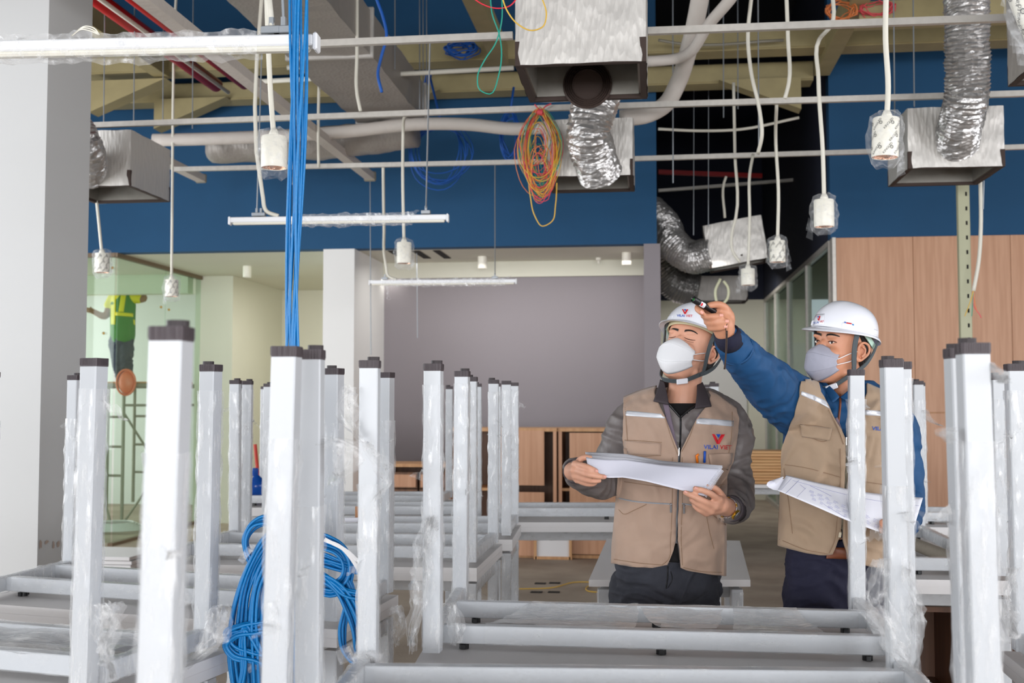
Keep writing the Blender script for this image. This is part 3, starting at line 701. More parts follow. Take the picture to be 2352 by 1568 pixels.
for pts, r_, m_, lab in loose: pipe('conduit_pipe', [P(*q) for q in pts], r_, m_, lab, 'conduit', 8)
wb = thing('wire_ends', 'bare coloured wire ends hanging from the conduit on the oak wall', 'wire', P(2236, 668, 7.5))
for k, (mm_, q) in enumerate((('w_yellow', [(2236, 668, 7.5), (2226, 700, 7.5), (2216, 726, 7.5)]), ('w_red', [(2236, 668, 7.5), (2238, 705, 7.5), (2250, 722, 7.5), (2254, 730, 7.5)]), ('w_green', [(2236, 668, 7.5), (2234, 700, 7.5), (2232, 726, 7.5)]), ('w_orange', [(2236, 668, 7.5), (2240, 700, 7.5), (2244, 716, 7.5)]))):
    MB().tube(smooth_path([P(*a) for a in q], 5), .003, 6).build('wire', mm_, wb)
# thin rods hanging from the deck
rods = [(236, 0, 292, 7.5), (305, 0, 282, 7.6), (372, 0, 280, 8), (440, 0, 295, 8.2), (905, 0, 160, 8), (962, 0, 250, 8.5), (970, 0, 250, 8.6), (978, 0, 248, 8.7), (1137, 378, 628, 9.3), (957, 600, 776, 10.9), (850, 408, 815, 10.15), (1548, 0, 420, 8), (1664, 0, 270, 8.8), (1697, 0, 250, 9), (2057, 0, 262, 7), (2102, 0, 245, 7.3), (1629, 0, 520, 10.6), (1595, 0, 540, 11), (2260, 415, 480, 7.4), (735, 385, 390, 8.4), (1745, 0, 355, 7.2)]
ROD_LABELS = ['thin hanger rod nearest the white column', 'second thin hanger rod from the white column', 'third thin hanger rod from the white column', 'fourth thin hanger rod from the white column',
 'thin rod ending beside the hanging blue cable', 'leftmost of three close thin rods left of the teal wire', 'middle one of three close thin rods left of the teal wire', 'rightmost of three close thin rods left of the teal wire', 'rod of the farthest tube light', 'thin rod hanging loose in front of the grey wall', 'longest thin rod, reaching down beside the white pier',
 'thin rod beside the bent insulated pipes', 'thin rod behind the curved conduit in the corridor void', 'thin rod just left of the curved conduit top', 'thin rod left of the printed-bag downlight cord end', 'thin rod ending on top of the right foil box', 'thin rod hanging deep in the corridor void', 'thin rod in the corridor void nearest the blue wall edge', 'short thin rod below the right foil box', 'very short rod stub under the lowest channel', 'thin rod following the curved conduit in the corridor void']
for i, (px, y0, y1, d) in enumerate(rods):
    if px in (1137, 735): continue
    a = P(px, y0, d); b_ = P(px+(2 if px < 1400 else -2), y1, d)
    if y0 == 0: a = Vector((a.x, a.y, 5.69))
    if px == 957: a = Vector((a.x, a.y, ZS))
    o = MB().cyl(a, b_, .0045, 6).build('hanger_rod', 'rod')
    tag(o, ROD_LABELS[i], 'rod', 'thin hanger rods')
# perforated steel post at right
pp = P(2211, 430, 7.7); pt = thing('steel_post', 'pale green grey perforated steel post in front of the oak wall', 'post', (pp.x, pp.y, 0))
MB().box((pp.x, pp.y, 2.2), (.078, .05, 4.4), bev=.004).build('post_body', mat('pale olive painted post', (176, 176, 146), .5), pt)
mb = MB()
for k in range(26): mb.box((pp.x+.015, pp.y-.0255, 1.2+k*.1), (.012, .003, .028))
mb.build('slot_holes', 'void', pt)
# coil of coloured wire
coil = thing('wire_coil', 'tangled coil of pink, yellow and green wire hanging from a ceiling channel', 'wire coil', P(1240, 245, 6.9))
rc = random.Random(12); cc = P(1240, 345, 6.85); 
for mname, k in (('w_red', 13), ('w_yellow', 15), ('w_green', 12), ('w_orange', 12)):
    mb = MB()
    for i in range(k):
        big = rc.random() < .72
        top = Vector((cc.x+rc.gauss(0, .006), cc.y+rc.gauss(0, .01), cc.z+.245+rc.gauss(0, .008)))
        hw = rc.uniform(.075, .135) if big else rc.uniform(.03, .08); hl = rc.uniform(.2, .27) if big else rc.uniform(.08, .16)
        cen = Vector((cc.x+rc.gauss(0, .012), cc.y+rc.gauss(0, .02), (top.z-hl) if big else cc.z+rc.uniform(-.18, .08)))
        pts = []; ph = rc.uniform(-.15, .15); nl = 26
        for j in range(nl+1):
            a = 2*math.pi*j/nl; sq = (1-.45*max(0, math.cos(a))**2) if big else 1
            pts.append(cen+Vector((math.sin(a)*hw*sq+math.cos(a)*hl*ph*.3, rc.gauss(0, .006)+.02*math.cos(a+i), math.cos(a)*hl))+noise.noise_vector(Vector((i*3.1, j*.3, 1)))*.012)
        mb.tube(pts, .0023, 5, cap=False)
    if mname == 'w_yellow':
        mb.tube(smooth_path([P(1213, 410, 6.85), P(1218, 450, 6.85), P(1228, 495, 6.85), P(1245, 519, 6.85), P(1268, 508, 6.85), P(1276, 470, 6.85), P(1279, 420, 6.85)], 6), .0035, 6)
    mb.build('wire', mname, coil)
mb = MB(); mb.tube(smooth_path([P(1228, 240, 6.85), P(1236, 250, 6.85), P(1240, 262, 6.85), P(1252, 245, 6.85), P(1266, 238, 6.85)], 5), .0045, 6).tube([P(1234, 256, 6.82), P(1246, 258, 6.82)], .02, 8)
mb.build('tie', 'w_red', coil)
for nm, mm_, pts, lab in (
  ('hanging_wire', 'w_bright_red', [(1080, -10, 4.4), (1105, 8, 4.4), (1140, 19, 4.4), (1170, 14, 4.4), (1192, -10, 4.4)], 'bright red wire loop beside the largest foil box'),
  ('hanging_wire', 'w_teal', [(1126, -10, 4.4), (1130, 30, 4.4), (1147, 80, 4.4), (1152, 120, 4.4), (1146, 170, 4.4), (1125, 216, 4.4), (1102, 206, 4.4), (1097, 175, 4.4), (1112, 140, 4.4), (1138, 100, 4.4), (1152, 50, 4.4), (1153, -10, 4.4)], 'teal green wire loop hanging left of the largest foil box'),
  ('hanging_wire', 'w_yellow', [(1152, -10, 4.3), (1165, 25, 4.3), (1190, 56, 4.3), (1222, 70, 4.3), (1248, 60, 4.3), (1255, 35, 4.3), (1243, -10, 4.3)], 'yellow wire loop in front of the largest foil box')):
    pipe(nm, [P(*q) for q in pts], .0028, mm_, lab, 'wire', 6)
def loops(label, c, hw, hl, n, r_, m_, seed, up=None, wob=.03):
    rc = random.Random(seed); mb = MB(); c = Vector(c)
    for i in range(n):
        a0 = rc.uniform(.7, 1.1); b0 = rc.uniform(.75, 1.1); cen = c+Vector((rc.gauss(0, hw*.1), rc.gauss(0, .03), rc.gauss(0, hl*.08)))
        mb.tube([cen+Vector((math.sin(a)*hw*a0, math.cos(a*2)*.02, math.cos(a)*hl*b0))+noise.noise_vector(Vector((i*2.3, a, seed)))*wob for a in [2*math.pi*j/28 for j in range(29)]], r_, 5, cap=False)
    if up: mb.tube([c+Vector((0, 0, hl)), Vector(up)], r_*2, 6)
    return tag(mb.build('cable_loop', m_, smooth=True), label, 'cable')
loops('dim blue cable loops hanging low on the blue wall left of the coil', P(1012, 348, 9.6), .25, .26, 7, .005, 'blue_dim', 3, P(985, 165, 9.9))
loops('narrow blue cable loops hanging just left of the wire coil', P(1172, 312, 9.4), .08, .2, 8, .005, 'blue_dim', 4, P(1180, 200, 9.4))
loops('blue cable coil tucked on the beam left of the largest foil box', P(1062, 112, 9.2), .13, .05, 9, .006, 'blue_dim', 5)
loops('loose blue cables draped over the far beam', P(960, 175, 9.9), .10, .17, 6, .005, 'blue_dim', 6)
loops('red and yellow wire tangle on the beam at top right', P(1930, 25, 8.0), .1, .07, 8, .004, 'w_orange', 7)
loops('pink wire tangle lying on the upper beam near the right duct', P(2010, 22, 8.0), .12, .05, 8, .004, 'w_red', 8)
pipe('blue_conduit', [P(862, -10, 6.4), P(880, 40, 6.4), P(888, 80, 6.4), P(876, 130, 6.4), P(868, 170, 6.4), P(877, 212, 6.4)], .009, 'blue_dim', 'single blue cable hanging beside the rectangular duct', 'cable', 8)

# ================================================================ the bright blue cable bundle
bund = thing('network_cable_bundle', 'thick bundle of bright blue cables hanging down among the table legs', 'cable bundle', P(676, 800, 2.8))
rb = random.Random(21); mb = None
for k in range(11):
    o = (k-5)*.0042; ph = rb.uniform(0, 6.28); y = rb.uniform(-.012, .012); pts = []
    for j in range(26):
        t = j/25; py = -40+t*1640; px = 687-14*min(1, t*2)+2*math.sin(t*9)
        wv = 1.0-.45*abs(math.sin(t*math.pi*1.5)); q = P(px, py, 2.82+y)
        pts.append(q+RGT*(o*wv*1.1+.006*math.sin(t*11+ph))+FH*(.006*math.cos(t*8+ph)))
    MB().tube(smooth_path(pts, 3), .0037, 8).build('cable', 'blue_cable', bund, smooth=True)
def strand(pts, n, spread, d0, dspread, seed, taper=True):
    rr = random.Random(seed)
    for k in range(n):
        f = (k/(max(1, n-1))-.5)*2; o1, o2 = rr.gauss(0, spread*.25), rr.gauss(0, spread*.25); dd = d0+rr.uniform(-dspread, dspread); q = []
        m_ = len(pts)
        for i, (px, py) in enumerate(pts):
            nx = 0
            a = pts[max(0, i-1)]; b_ = pts[min(m_-1, i+1)]; tx, ty = b_[0]-a[0], b_[1]-a[1]; l = math.hypot(tx, ty) or 1
            nx, ny = -ty/l, tx/l; s_ = f*spread*(1+.25*math.sin(i*1.3+seed)) + rr.gauss(0, 1.3)
            q.append(P(px+nx*s_+o1*.3, py+ny*s_+o2*.3, dd))
        MB().tube(smooth_path(q, 6), .0038, 7).build('cable', 'blue_cable', bund, smooth=True)
strand([(640, 1204), (606, 1196), (578, 1208), (562, 1240), (568, 1270), (590, 1300), (640, 1312)], 5, 8, 2.84, .02, 1)
strand([(660, 1215), (615, 1245), (580, 1300), (560, 1360), (548, 1430), (545, 1500), (552, 1600)], 12, 18, 2.82, .03, 2)
strand([(665, 1240), (625, 1290), (602, 1350), (594, 1420), (596, 1490), (600, 1600)], 13, 20, 2.80, .03, 3)
strand([(660, 1415), (600, 1428), (550, 1440), (524, 1452), (528, 1480), (575, 1500), (655, 1512)], 4, 6, 2.78, .01, 4)
strand([(660, 1440), (590, 1450), (535, 1462), (520, 1482), (530, 1500), (590, 1520), (660, 1560)], 4, 6, 2.77, .01, 5)
strand([(600, 1500), (585, 1470), (562, 1440), (556, 1470), (560, 1530), (545, 1600)], 3, 5, 2.77, .01, 6)
strand([(690, 1230), (745, 1244), (780, 1262), (798, 1290), (794, 1330), (770, 1350), (700, 1330)], 9, 14, 2.86, .02, 7)
strand([(690, 1270), (745, 1285), (790, 1300), (835, 1312), (850, 1318)], 9, 14, 2.88, .02, 8)
strand([(690, 1340), (742, 1330), (775, 1352), (808, 1400), (824, 1450), (828, 1500)], 9, 12, 2.84, .02, 9)
strand([(690, 1300), (748, 1325), (790, 1360), (845, 1372)], 7, 9, 2.83, .01, 10)
strand([(800, 1330), (808, 1350), (794, 1400), (787, 1450), (793, 1500), (812, 1516), (840, 1500)], 5, 5, 2.86, .015, 11)
mb = MB()
for (pts) in ([(745, 1240), (785, 1258), (805, 1280), (825, 1312)], [(745, 1238), (800, 1268), (825, 1290), (845, 1300)]):
    mb.tube(smooth_path([P(a, b_, 2.8) for a, b_ in pts], 5), .003, 5, flat=(1.6, .3))
mb.build('plastic_tie', 'white_board', bund)
for (px, py, w_, h_) in ((588, 1520, 14, 24), (795, 1500, 9, 30), (568, 1272, 10, 9)):
    mb = MB(); film_sleeve(mb, P(px-6, py-h_/2, 2.8), P(px+6, py+h_/2, 2.8), .04, .03, .002, .006, rr=random.Random(px)); mb.build('tape_wrap', 'film_loose', bund)
# ================================================================ wrapped desks, upside down on upright ones
LEG = .042; ZT = .74; ZI = .78; ZTOP = 1.462; BT = .025
def cg(px, py, d): q = P(px, py, d); return Vector((q.x, q.y, 0))
def leg_spec(*a):
    # (px_top, py_top, d[, px_bot, py_bot])
    D_ = a[2]*1.012; t = cg(a[0], a[1], D_); b_ = cg(a[3], a[4], D_) if len(a) > 3 else t.copy()
    return (t, b_)
def lerp2(quad, u, v):            # quad FL FR RR RL ; u along x, v along depth
    a = quad[0].lerp(quad[1], u); b_ = quad[3].lerp(quad[2], u); return a.lerp(b_, v)
def desk_quad(base, ox, oy):      # base quad grown by ox/oy metres
    W = ((base[1]-base[0]).length+(base[2]-base[3]).length)/2; D = ((base[3]-base[0]).length+(base[2]-base[1]).length)/2
    return [lerp2(base, -ox/W, -oy/D), lerp2(base, 1+ox/W, -oy/D), lerp2(base, 1+ox/W, 1+oy/D), lerp2(base, -ox/W, 1+oy/D)]
def slab(mb, quad, z0, z1, bev=.0015):
    vs = [Vector((q.x, q.y, z0)) for q in quad]+[Vector((q.x, q.y, z1)) for q in quad]
    return mb.add(vs, [(3, 2, 1, 0), (4, 5, 6, 7), (0, 1, 5, 4), (1, 2, 6, 5), (2, 3, 7, 6), (3, 0, 4, 7)])
def leg_mesh(t, b_, zt, zb, ang, size=LEG):
    mb = MB(); c, s_ = math.cos(ang), math.sin(ang); ch = .0025; h = size/2
    prof = [(-h, -h+ch), (-h+ch, -h), (h-ch, -h), (h, -h+ch), (h, h-ch), (h-ch, h), (-h+ch, h), (-h, h-ch)]
    rg = []
    for (q, z) in ((b_, zb), (t, zt)): rg.append([Vector((q.x+x*c-y*s_, q.y+x*s_+y*c, z)) for x, y in prof])
    return mb.rings(rg)
def desk(label, legs, inv, over=(.035, .06), inset=(.10, .10), seed=1, wraps='legs rails', detail=True, film_frac=None, group=None, boardlabel=None, pads=True, swap=False):
    """legs: four (top, bottom) ground points FL FR RR RL; inv: upside down"""
    rr = random.Random(seed)
    base = [l[1] for l in legs]; cen = sum(base, Vector())/4
    ang = math.atan2((base[1]-base[0]+base[2]-base[3]).y, (base[1]-base[0]+base[2]-base[3]).x)
    root = thing('upturned_desk' if inv else 'desk', label, 'desk', (cen.x, cen.y, ZT if inv else 0), group)
    zb, zt = (ZI, ZTOP) if inv else (ZT-BT-.015, .02)
    quad = desk_quad(base, *over)
    mb = MB(); slab(mb, quad, *((ZT, ZT+BT) if inv else (ZT-BT, ZT)))
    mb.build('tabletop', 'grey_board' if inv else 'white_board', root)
    # white edge banding, proud of the board by half a millimetre
    mb = MB(); z0, z1 = (ZT, ZT+BT) if inv else (ZT-BT, ZT)
    for a, b_ in zip(quad, quad[1:]+quad[:1]): mb.beam(Vector((a.x, a.y, (z0+z1)/2)), Vector((b_.x, b_.y, (z0+z1)/2)), .0018, BT-.001)
    mb.build('edge_band', 'white_board', root)
    for (t, b_) in legs:
        lg = leg_mesh(t if inv else b_, b_, zt, zb, ang).build('leg', 'white_metal', root)
        z = zt if inv else .02; s_ = 1 if inv else -1
        tt = t if inv else b_
        cap = MB(); ch = leg_mesh(tt, tt, z+.018*s_, z+.0003*s_, ang, LEG*1.03); cap.add(ch.v, ch.f)
        # moulded ribs of the foot
        c, sn = math.cos(ang), math.sin(ang)
        if detail and inv:
            for side in range(4):
                for k in range(11):
                    x = -LEG/2+.003+k*.0036; y = -LEG*.515
                    X, Y = ((x, y), (-y, x), (-x, -y), (y, -x))[side]
                    cap.box((tt.x+X*c-Y*sn, tt.y+X*sn+Y*c, z+.010*s_), (.0017, .0017, .014), ang)
        co = cap.build('foot_cap', 'cap', lg)
        if pads and rr.random() < .7:
            k = .008 if (tt-cen).dot(Vector((c, sn, 0))) < 0 else -.008
            q = Vector((tt.x+k*c, tt.y+k*sn, z+.018*s_))
            MB().cyl(q, q+Vector((0, 0, .008*s_)), .014, 14).build('levelling_pad', 'pad', lg)
    # frame rails
    zr = zb+.022 if inv else zb-.022
    up = Vector((0, 0, 1)); V3 = lambda q: Vector((q.x, q.y, zr))
    D = (base[3]-base[0]).length; W = (base[1]-base[0]).length; railseg = []
    for a, b_ in ((base[0], base[3]), (base[1], base[2])):
        u = (b_-a).normalized()*LEG/2; MB().beam(V3(a+u), V3(b_-u), .028, .044, up, .002).build('end_rail', 'white_metal', root); railseg.append((V3(a+u), V3(b_-u), 1))
    f0, f1 = inset[0]/D, 1-inset[1]/D
    for f in (f0, f1):
        a, b_ = lerp2(base, .0, f), lerp2(base, 1, f); u = (b_-a).normalized()*.013
        MB().beam(V3(a+u), V3(b_-u), .030, .045, up, .002).build('long_rail', 'white_metal', root); railseg.append((V3(a+u), V3(b_-u), 0))
        for t in (.06, .5, .94):
            q = lerp2(base, t, f); zz = (ZT+BT, ZI) if inv else (ZT-BT-.015, ZT-BT)
            MB().box((q.x, q.y, (zz[0]+zz[1])/2), (.012, .04, (zz[1]-zz[0])*.8), ang, .001).cyl((q.x, q.y, zz[0]), (q.x, q.y, zz[1]), .0125, 14).build('spacer_block', 'black', root)
    # stretch film
    if wraps:
        mb = MB()
        if 'legs' in wraps:
            for (t, b_) in legs:
                t2 = t if inv else b_
                f = rr.choice((.97, .9, .82, .74, .95, .6)); f = film_frac if film_frac else f
                a = Vector((b_.x, b_.y, zb+(.01 if inv else -.01))); q = Vector((b_.x, b_.y, zb)).lerp(Vector((t2.x, t2.y, zt)), f)
                film_sleeve(mb, a, q, LEG, LEG, .0022, .018, up=Vector((c0 := math.cos(ang), math.sin(ang), 0)), rr=rr, gap=.0015)
                if detail:
                    for _ in range(2):
                        zq = a.lerp(q, rr.uniform(.35, 1)); an = rr.uniform(0, 6.28); wisp(mb, zq+Vector((math.cos(an)*.02, math.sin(an)*.02, 0)), Vector((math.cos(an), math.sin(an), rr.uniform(-.9, .5))), rr.uniform(.03, .07), rr.uniform(.02, .04), rr=rr)
        mb2 = MB()
        for (a, b_, e) in railseg:
            t0, t1 = (0.02, .98) if e or rr.random() < .5 else (rr.uniform(.05, .12), .98)
            film_sleeve(mb2 if not e else mb, a.lerp(b_, t0), a.lerp(b_, t1), .029, .045, .0024 if e else .0005, .018 if e else .06, rr=rr, gap=.001)
        if mb.v: mb.build('leg_film', 'film', root, smooth=True, kind='stuff')
        if mb2.v: mb2.build('rail_film', 'film_rail', root, smooth=False, kind='stuff')
    return root, base, quad
def complete(known):
    """fill missing legs of a rectangle FL FR RR RL from three known"""
    k = list(known)
    for i in range(4):
        if k[i] is None:
            a, b_, c = k[(i-1) % 4], k[(i+1) % 4], k[(i+2) % 4]
            k[i] = (a[0]+b_[0]-c[0], a[1]+b_[1]-c[1])
    return k
def side(leg, vec): return (leg[0]+vec, leg[1]+vec)
def perp_left(a, b_, L): u = (b_[1]-a[1]).normalized(); return Vector((-u.y, u.x, 0))*L
DESKS = {}
def stack(key, legs, top_label, low_label, **k):
    legs = complete(legs)
    up_ = desk(top_label, legs, True, **k); k2 = dict(k); k2['seed'] = k.get('seed', 1)+50; k2['detail'] = False
    low = [(l[1], l[1]) for l in legs]
    lo = desk(low_label, low, False, **k2); DESKS[key] = (up_, lo, legs)
Lf = leg_spec
stack('front_right', [Lf(996, 840, 2.76, 993.7, 1490), Lf(2068, 832, 2.62), Lf(1966, 850, 3.27, 1968, 1400), Lf(1062, 852, 3.44, 1057.5, 1378)],
      'upturned white desk directly in front of the two men', 'upright desk supporting the upturned desk in front of the two men', seed=11, inset=(.11, .24), over=(.035, .08))
nl = Lf(850, 822, 2.53, 845, 1540); nr = Lf(2047, 816, 2.48, 2063, 1549)
stack('near', [Lf(715, 792, 2.0, 711, 1450), Lf(2203, 790, 1.95, 2230, 1568), nr, nl],
      'upturned desk whose rail runs along the bottom edge, in front of the blue coils', 'upright desk hidden under the one along the bottom edge', seed=12, film_frac=.62, over=(.035, .05))
e_ = Lf(659, 785, 1.88, 633, 1568); j2 = Lf(2233, 770, 1.77, 2262, 1568); a_ = Lf(395, 722, 1.38, 357, 1568)
stack('nearest', [a_, None, j2, e_], 'nearest upturned desk with the tallest looking leg at left', 'upright desk under the nearest upturned desk', seed=13, film_frac=.8, over=(.035, .05))
b_k = Lf(217, 808, 2.40, 193, 1568); c_k = Lf(485, 833, 2.82, 471, 1484); vl = perp_left(b_k, c_k, 1.13)
stack('left', [side(b_k, vl), b_k, c_k, side(c_k, vl)], 'skewed upturned desk at the lower left beside the column', 'upright desk under the skewed one at lower left', seed=14, over=(.05, .05), film_frac=.93)
g_ = Lf(768, 846, 3.15, 766, 1424); i_ = Lf(887, 861, 3.6, 884, 1366); d_ = Lf(174, 865, 4.0, 163, 1305)
stack('left_second', [None, g_, i_, d_], 'upturned desk behind the blue cable coils', 'upright desk behind the blue cable coils', seed=15, over=(.03, .05), film_frac=.8)
stack('left_third', [None, Lf(1083, 862, 4.28), Lf(1134, 872, 4.86, 1133, 1247), Lf(541, 879, 4.95, 540, 1245)], 'third upturned desk in the middle row, left of the men', 'third upright desk in the middle row, left of the men', seed=16, over=(.03, .06))
stack('fourth', [Lf(569, 880, 5.12), Lf(1163, 885, 5.12), Lf(1181, 888, 5.62), None], 'fourth upturned desk with a paper sheet on its underside', 'fourth upright desk, under the one with paper on it', seed=17, over=(.03, .05), film_frac=.97)
stack('fifth', [Lf(616, 884, 5.95), Lf(1097, 882, 5.95), None, Lf(638, 886, 6.4)], 'fifth upturned desk, behind the one with paper', 'fifth upright desk near the drawer cabinet', seed=18, over=(.03, .04), detail=False)
stack('sixth', [Lf(548, 888, 6.62), Lf(1003, 889, 6.62), Lf(1032, 893, 7.1), None], 'farthest upturned desk at left, just before the wood cabinets', 'farthest upright desk at left before the wood cabinets', seed=19, over=(.03, .04), detail=False)
stack('behind_man', [Lf(1141, 882, 5.85), Lf(1640, 882, 5.85), None, Lf(1168, 885, 6.35)], 'upturned desk passing behind the man with the booklet', 'upright desk passing behind the man with the booklet', seed=20, over=(.04, .06))
s_ = Lf(2290, 862, 3.95); r_ = Lf(2108, 878, 5.14, 2112, 1232); sw = Vector((-.52, -.01, 0))
stack('right', [side(s_, sw), s_, r_, side(r_, sw)], 'upturned desk at right with a grey pipe lying on it', 'upright desk over the brown bookcase at right', seed=21, over=(.045, .03))
v_ = Lf(2113, 884, 5.62)
stack('right_far', [v_, side(v_, Vector((1.13, .02, 0))), side(v_, Vector((1.16, .52, 0))), side(v_, Vector((.0, .5, 0)))], 'upturned desk in front of the oak wall at far right', 'upright desk in front of the oak wall at far right', seed=22, detail=False, over=(.03, .05))
t_k = Lf(2331, 836, 2.77, 2350, 1498)
stack('right_edge', [side(t_k, Vector((-.02, -.52, 0))), side(t_k, Vector((1.1, -.55, 0))), side(t_k, Vector((1.13, 0, 0))), t_k], 'upturned desk cut by the right picture edge', 'upright desk cut by the right picture edge', seed=23, film_frac=.93)
# single upright desk seen end-on behind the first man
q0 = Pz(1353, 1331, ZT); q1 = Pz(1723, 1331, ZT); q2 = Pz(1699, 1241, ZT); q3 = Pz(1390, 1251, ZT)
q3.y = q2.y; quad = [q0, q1, q2, q3]
inner = desk_quad([Vector((q.x, q.y, 0)) for q in quad], -.05, -.05)
desk('single upright desk seen end-on behind the man with the booklet', [(q, q) for q in inner], False, (.05, .05), seed=31, detail=False)
# far desk with pine planks on it
z1 = Pz(1640, 1112, ZT); inner = [Vector((z1.x, z1.y+.05, 0)), Vector((z1.x+1.1, z1.y+.05, 0)), Vector((z1.x+1.1, z1.y+.55, 0)), Vector((z1.x, z1.y+.55, 0))]
desk('far desk with planks piled on it, seen between the two men', [(q, q) for q in inner], False, (.05, .05), seed=32, detail=False)
pk = thing('plank_pile', 'pile of raw wood planks on the far desk between the two men', 'planks', (z1.x+.4, z1.y+.2, ZT))
rp = random.Random(4)
for i in range(11):
    zz = ZT+.012+i*.0235; ll = rp.uniform(.75, 1.0)
    MB().box((z1.x+.45+rp.uniform(-.06, .06), z1.y+.22+rp.uniform(-.03, .03), zz), (ll, .28, .021), rp.uniform(-.05, .05), .002).build('plank', 'plank', pk)
# film spanning the frame of the front desk, bunched film at corners
def sheet(mb, c4, nu, nv, amp, seed=0, sag=0):
    a, b_, c, d = [Vector(q) for q in c4]
    def f(u, v):
        q = a.lerp(b_, u).lerp(d.lerp(c, u), v); n_ = noise.noise_vector(q*9+Vector((seed, 0, 0)))*amp+noise.noise_vector(q*28+Vector((seed, 3, 0)))*amp*.5
        return q+n_-Vector((0, 0, sag*4*v*(1-v)))
    return mb.grid(f, nu, nv)
root = DESKS['front_right'][0][0]; base = DESKS['front_right'][0][1]
def fz(u, v, z): q = lerp2(base, u, v); return Vector((q.x, q.y, z))
for (u0, u1, w0, w1, sd) in ((.09, .20, .44, .46, 1), (.50, .46, .62, .66, 2), (.66, .68, .86, .83, 3)):
    mb = MB(); sheet(mb, [fz(u0, .17, .826), fz(w0, .17, .826), fz(w1, .66, .826), fz(u1, .66, .826)], 40, 22, .007, sd, .012); mb.build('film_sheet', 'film_sheet', root, smooth=True)
kroot, kb = DESKS['left'][0][0], DESKS['left'][0][1]
def kz(u, v, z): q = lerp2(kb, u, v); return Vector((q.x, q.y, z))
mb = MB(); sheet(mb, [kz(.25, .17, .826), kz(.9, .17, .826), kz(.95, .8, .826), kz(.35, .8, .826)], 40, 22, .01, 7, .015); mb.build('film_sheet', 'film_sheet', kroot, smooth=True)
def bunch(root, pts, wid, seed, m='film_loose', layers=3, amp=.02):
    """crumpled film hanging along a line of pixel points"""
    rr = random.Random(seed); mb = MB()
    for l in range(layers):
        path = smooth_path([P(a, b_, d)+FH*rr.uniform(-.015, .015) for (a, b_, d) in pts], 5); n = len(path); rows = []
        for i, q in enumerate(path):
            t = i/(n-1); w_ = wid*(.35+.65*math.sin(math.pi*min(1, t*1.1+.1)))*rr.uniform(.7, 1.15); row = []
            for k in range(9):
                f = (k/8-.5)*2; p = q+RGT*(f*w_)+FH*(rr.uniform(-.012, .012)+.02*math.sin(f*7+l))
                p += noise.noise_vector(p*13+Vector((seed, l, 0)))*amp+noise.noise_vector(p*40)*amp*.12; row.append(p)
            rows.append(row)
        mb.rings(rows, False, False)
    return mb.build('loose_film', m, root, smooth=True, kind='stuff')
bunch(root, [(985, 1190, 2.74), (972, 1270, 2.74), (962, 1370, 2.72), (955, 1440, 2.72), (948, 1492, 2.72)], .022, 1)
bunch(root, [(1030, 1385, 2.86), (1045, 1440, 2.84), (1050, 1475, 2.84)], .02, 2, layers=2)
bunch(root, [(2010, 1390, 2.95), (2040, 1440, 2.8), (2062, 1500, 2.7)], .05, 3, layers=2)
rn = DESKS['near'][0][0]
bunch(rn, [(2020, 1290, 2.44), (2006, 1360, 2.43), (2040, 1450, 2.42), (2080, 1530, 2.42), (2100, 1580, 2.42)], .032, 4, layers=2)
bunch(rn, [(2095, 1300, 2.45), (2108, 1400, 2.45), (2112, 1470, 2.45), (2100, 1540, 2.45)], .012, 5, layers=2)
bunch(rn, [(805, 890, 2.5), (795, 930, 2.5), (805, 975, 2.5), (835, 1010, 2.5)], .02, 6, layers=2)
bunch(rn, [(850, 1010, 2.5), (880, 1060, 2.5), (885, 1110, 2.5), (860, 1150, 2.5)], .018, 7, layers=1)
bunch(rn, [(820, 1500, 2.5), (840, 1530, 2.5), (810, 1560, 2.5)], .03, 8, layers=2)
bunch(rn, [(745, 1010, 2.02), (790, 1030, 2.02), (800, 1080, 2.05), (770, 1110, 2.05)], .03, 9, layers=2)
bunch(DESKS['left'][0][0], [(240, 1380, 2.35), (245, 1440, 2.33), (250, 1500, 2.3), (262, 1560, 2.3)], .022, 10)
bunch(DESKS['left'][0][0], [(500, 1400, 2.75), (490, 1450, 2.72), (460, 1500, 2.7), (420, 1530, 2.6)], .035, 11, layers=3)
bunch(DESKS['left_third'][0][0], [(1090, 1360, 4.2), (1105, 1400, 4.2)], .05, 12, layers=1)
bunch(DESKS['left_second'][0][0], [(905, 1400, 3.3), (915, 1440, 3.3), (905, 1480, 3.3)], .02, 13, layers=2)
bunch(DESKS['right_edge'][0][0], [(2322, 1300, 2.75), (2320, 1400, 2.72), (2325, 1470, 2.72)], .018, 14, layers=2)
bunch(DESKS['nearest'][0][0], [(2278, 830, 1.77), (2290, 860, 1.77), (2302, 880, 1.77)], .008, 15, layers=2, amp=.006)
bunch(DESKS['nearest'][0][0], [(2182, 985, 1.78), (2172, 1000, 1.78), (2180, 1015, 1.78)], .012, 16, layers=2, amp=.01)
bunch(DESKS['right'][0][0], [(2120, 940, 5.1), (2140, 965, 5.1), (2160, 972, 5.1)], .012, 17, layers=1, amp=.02)
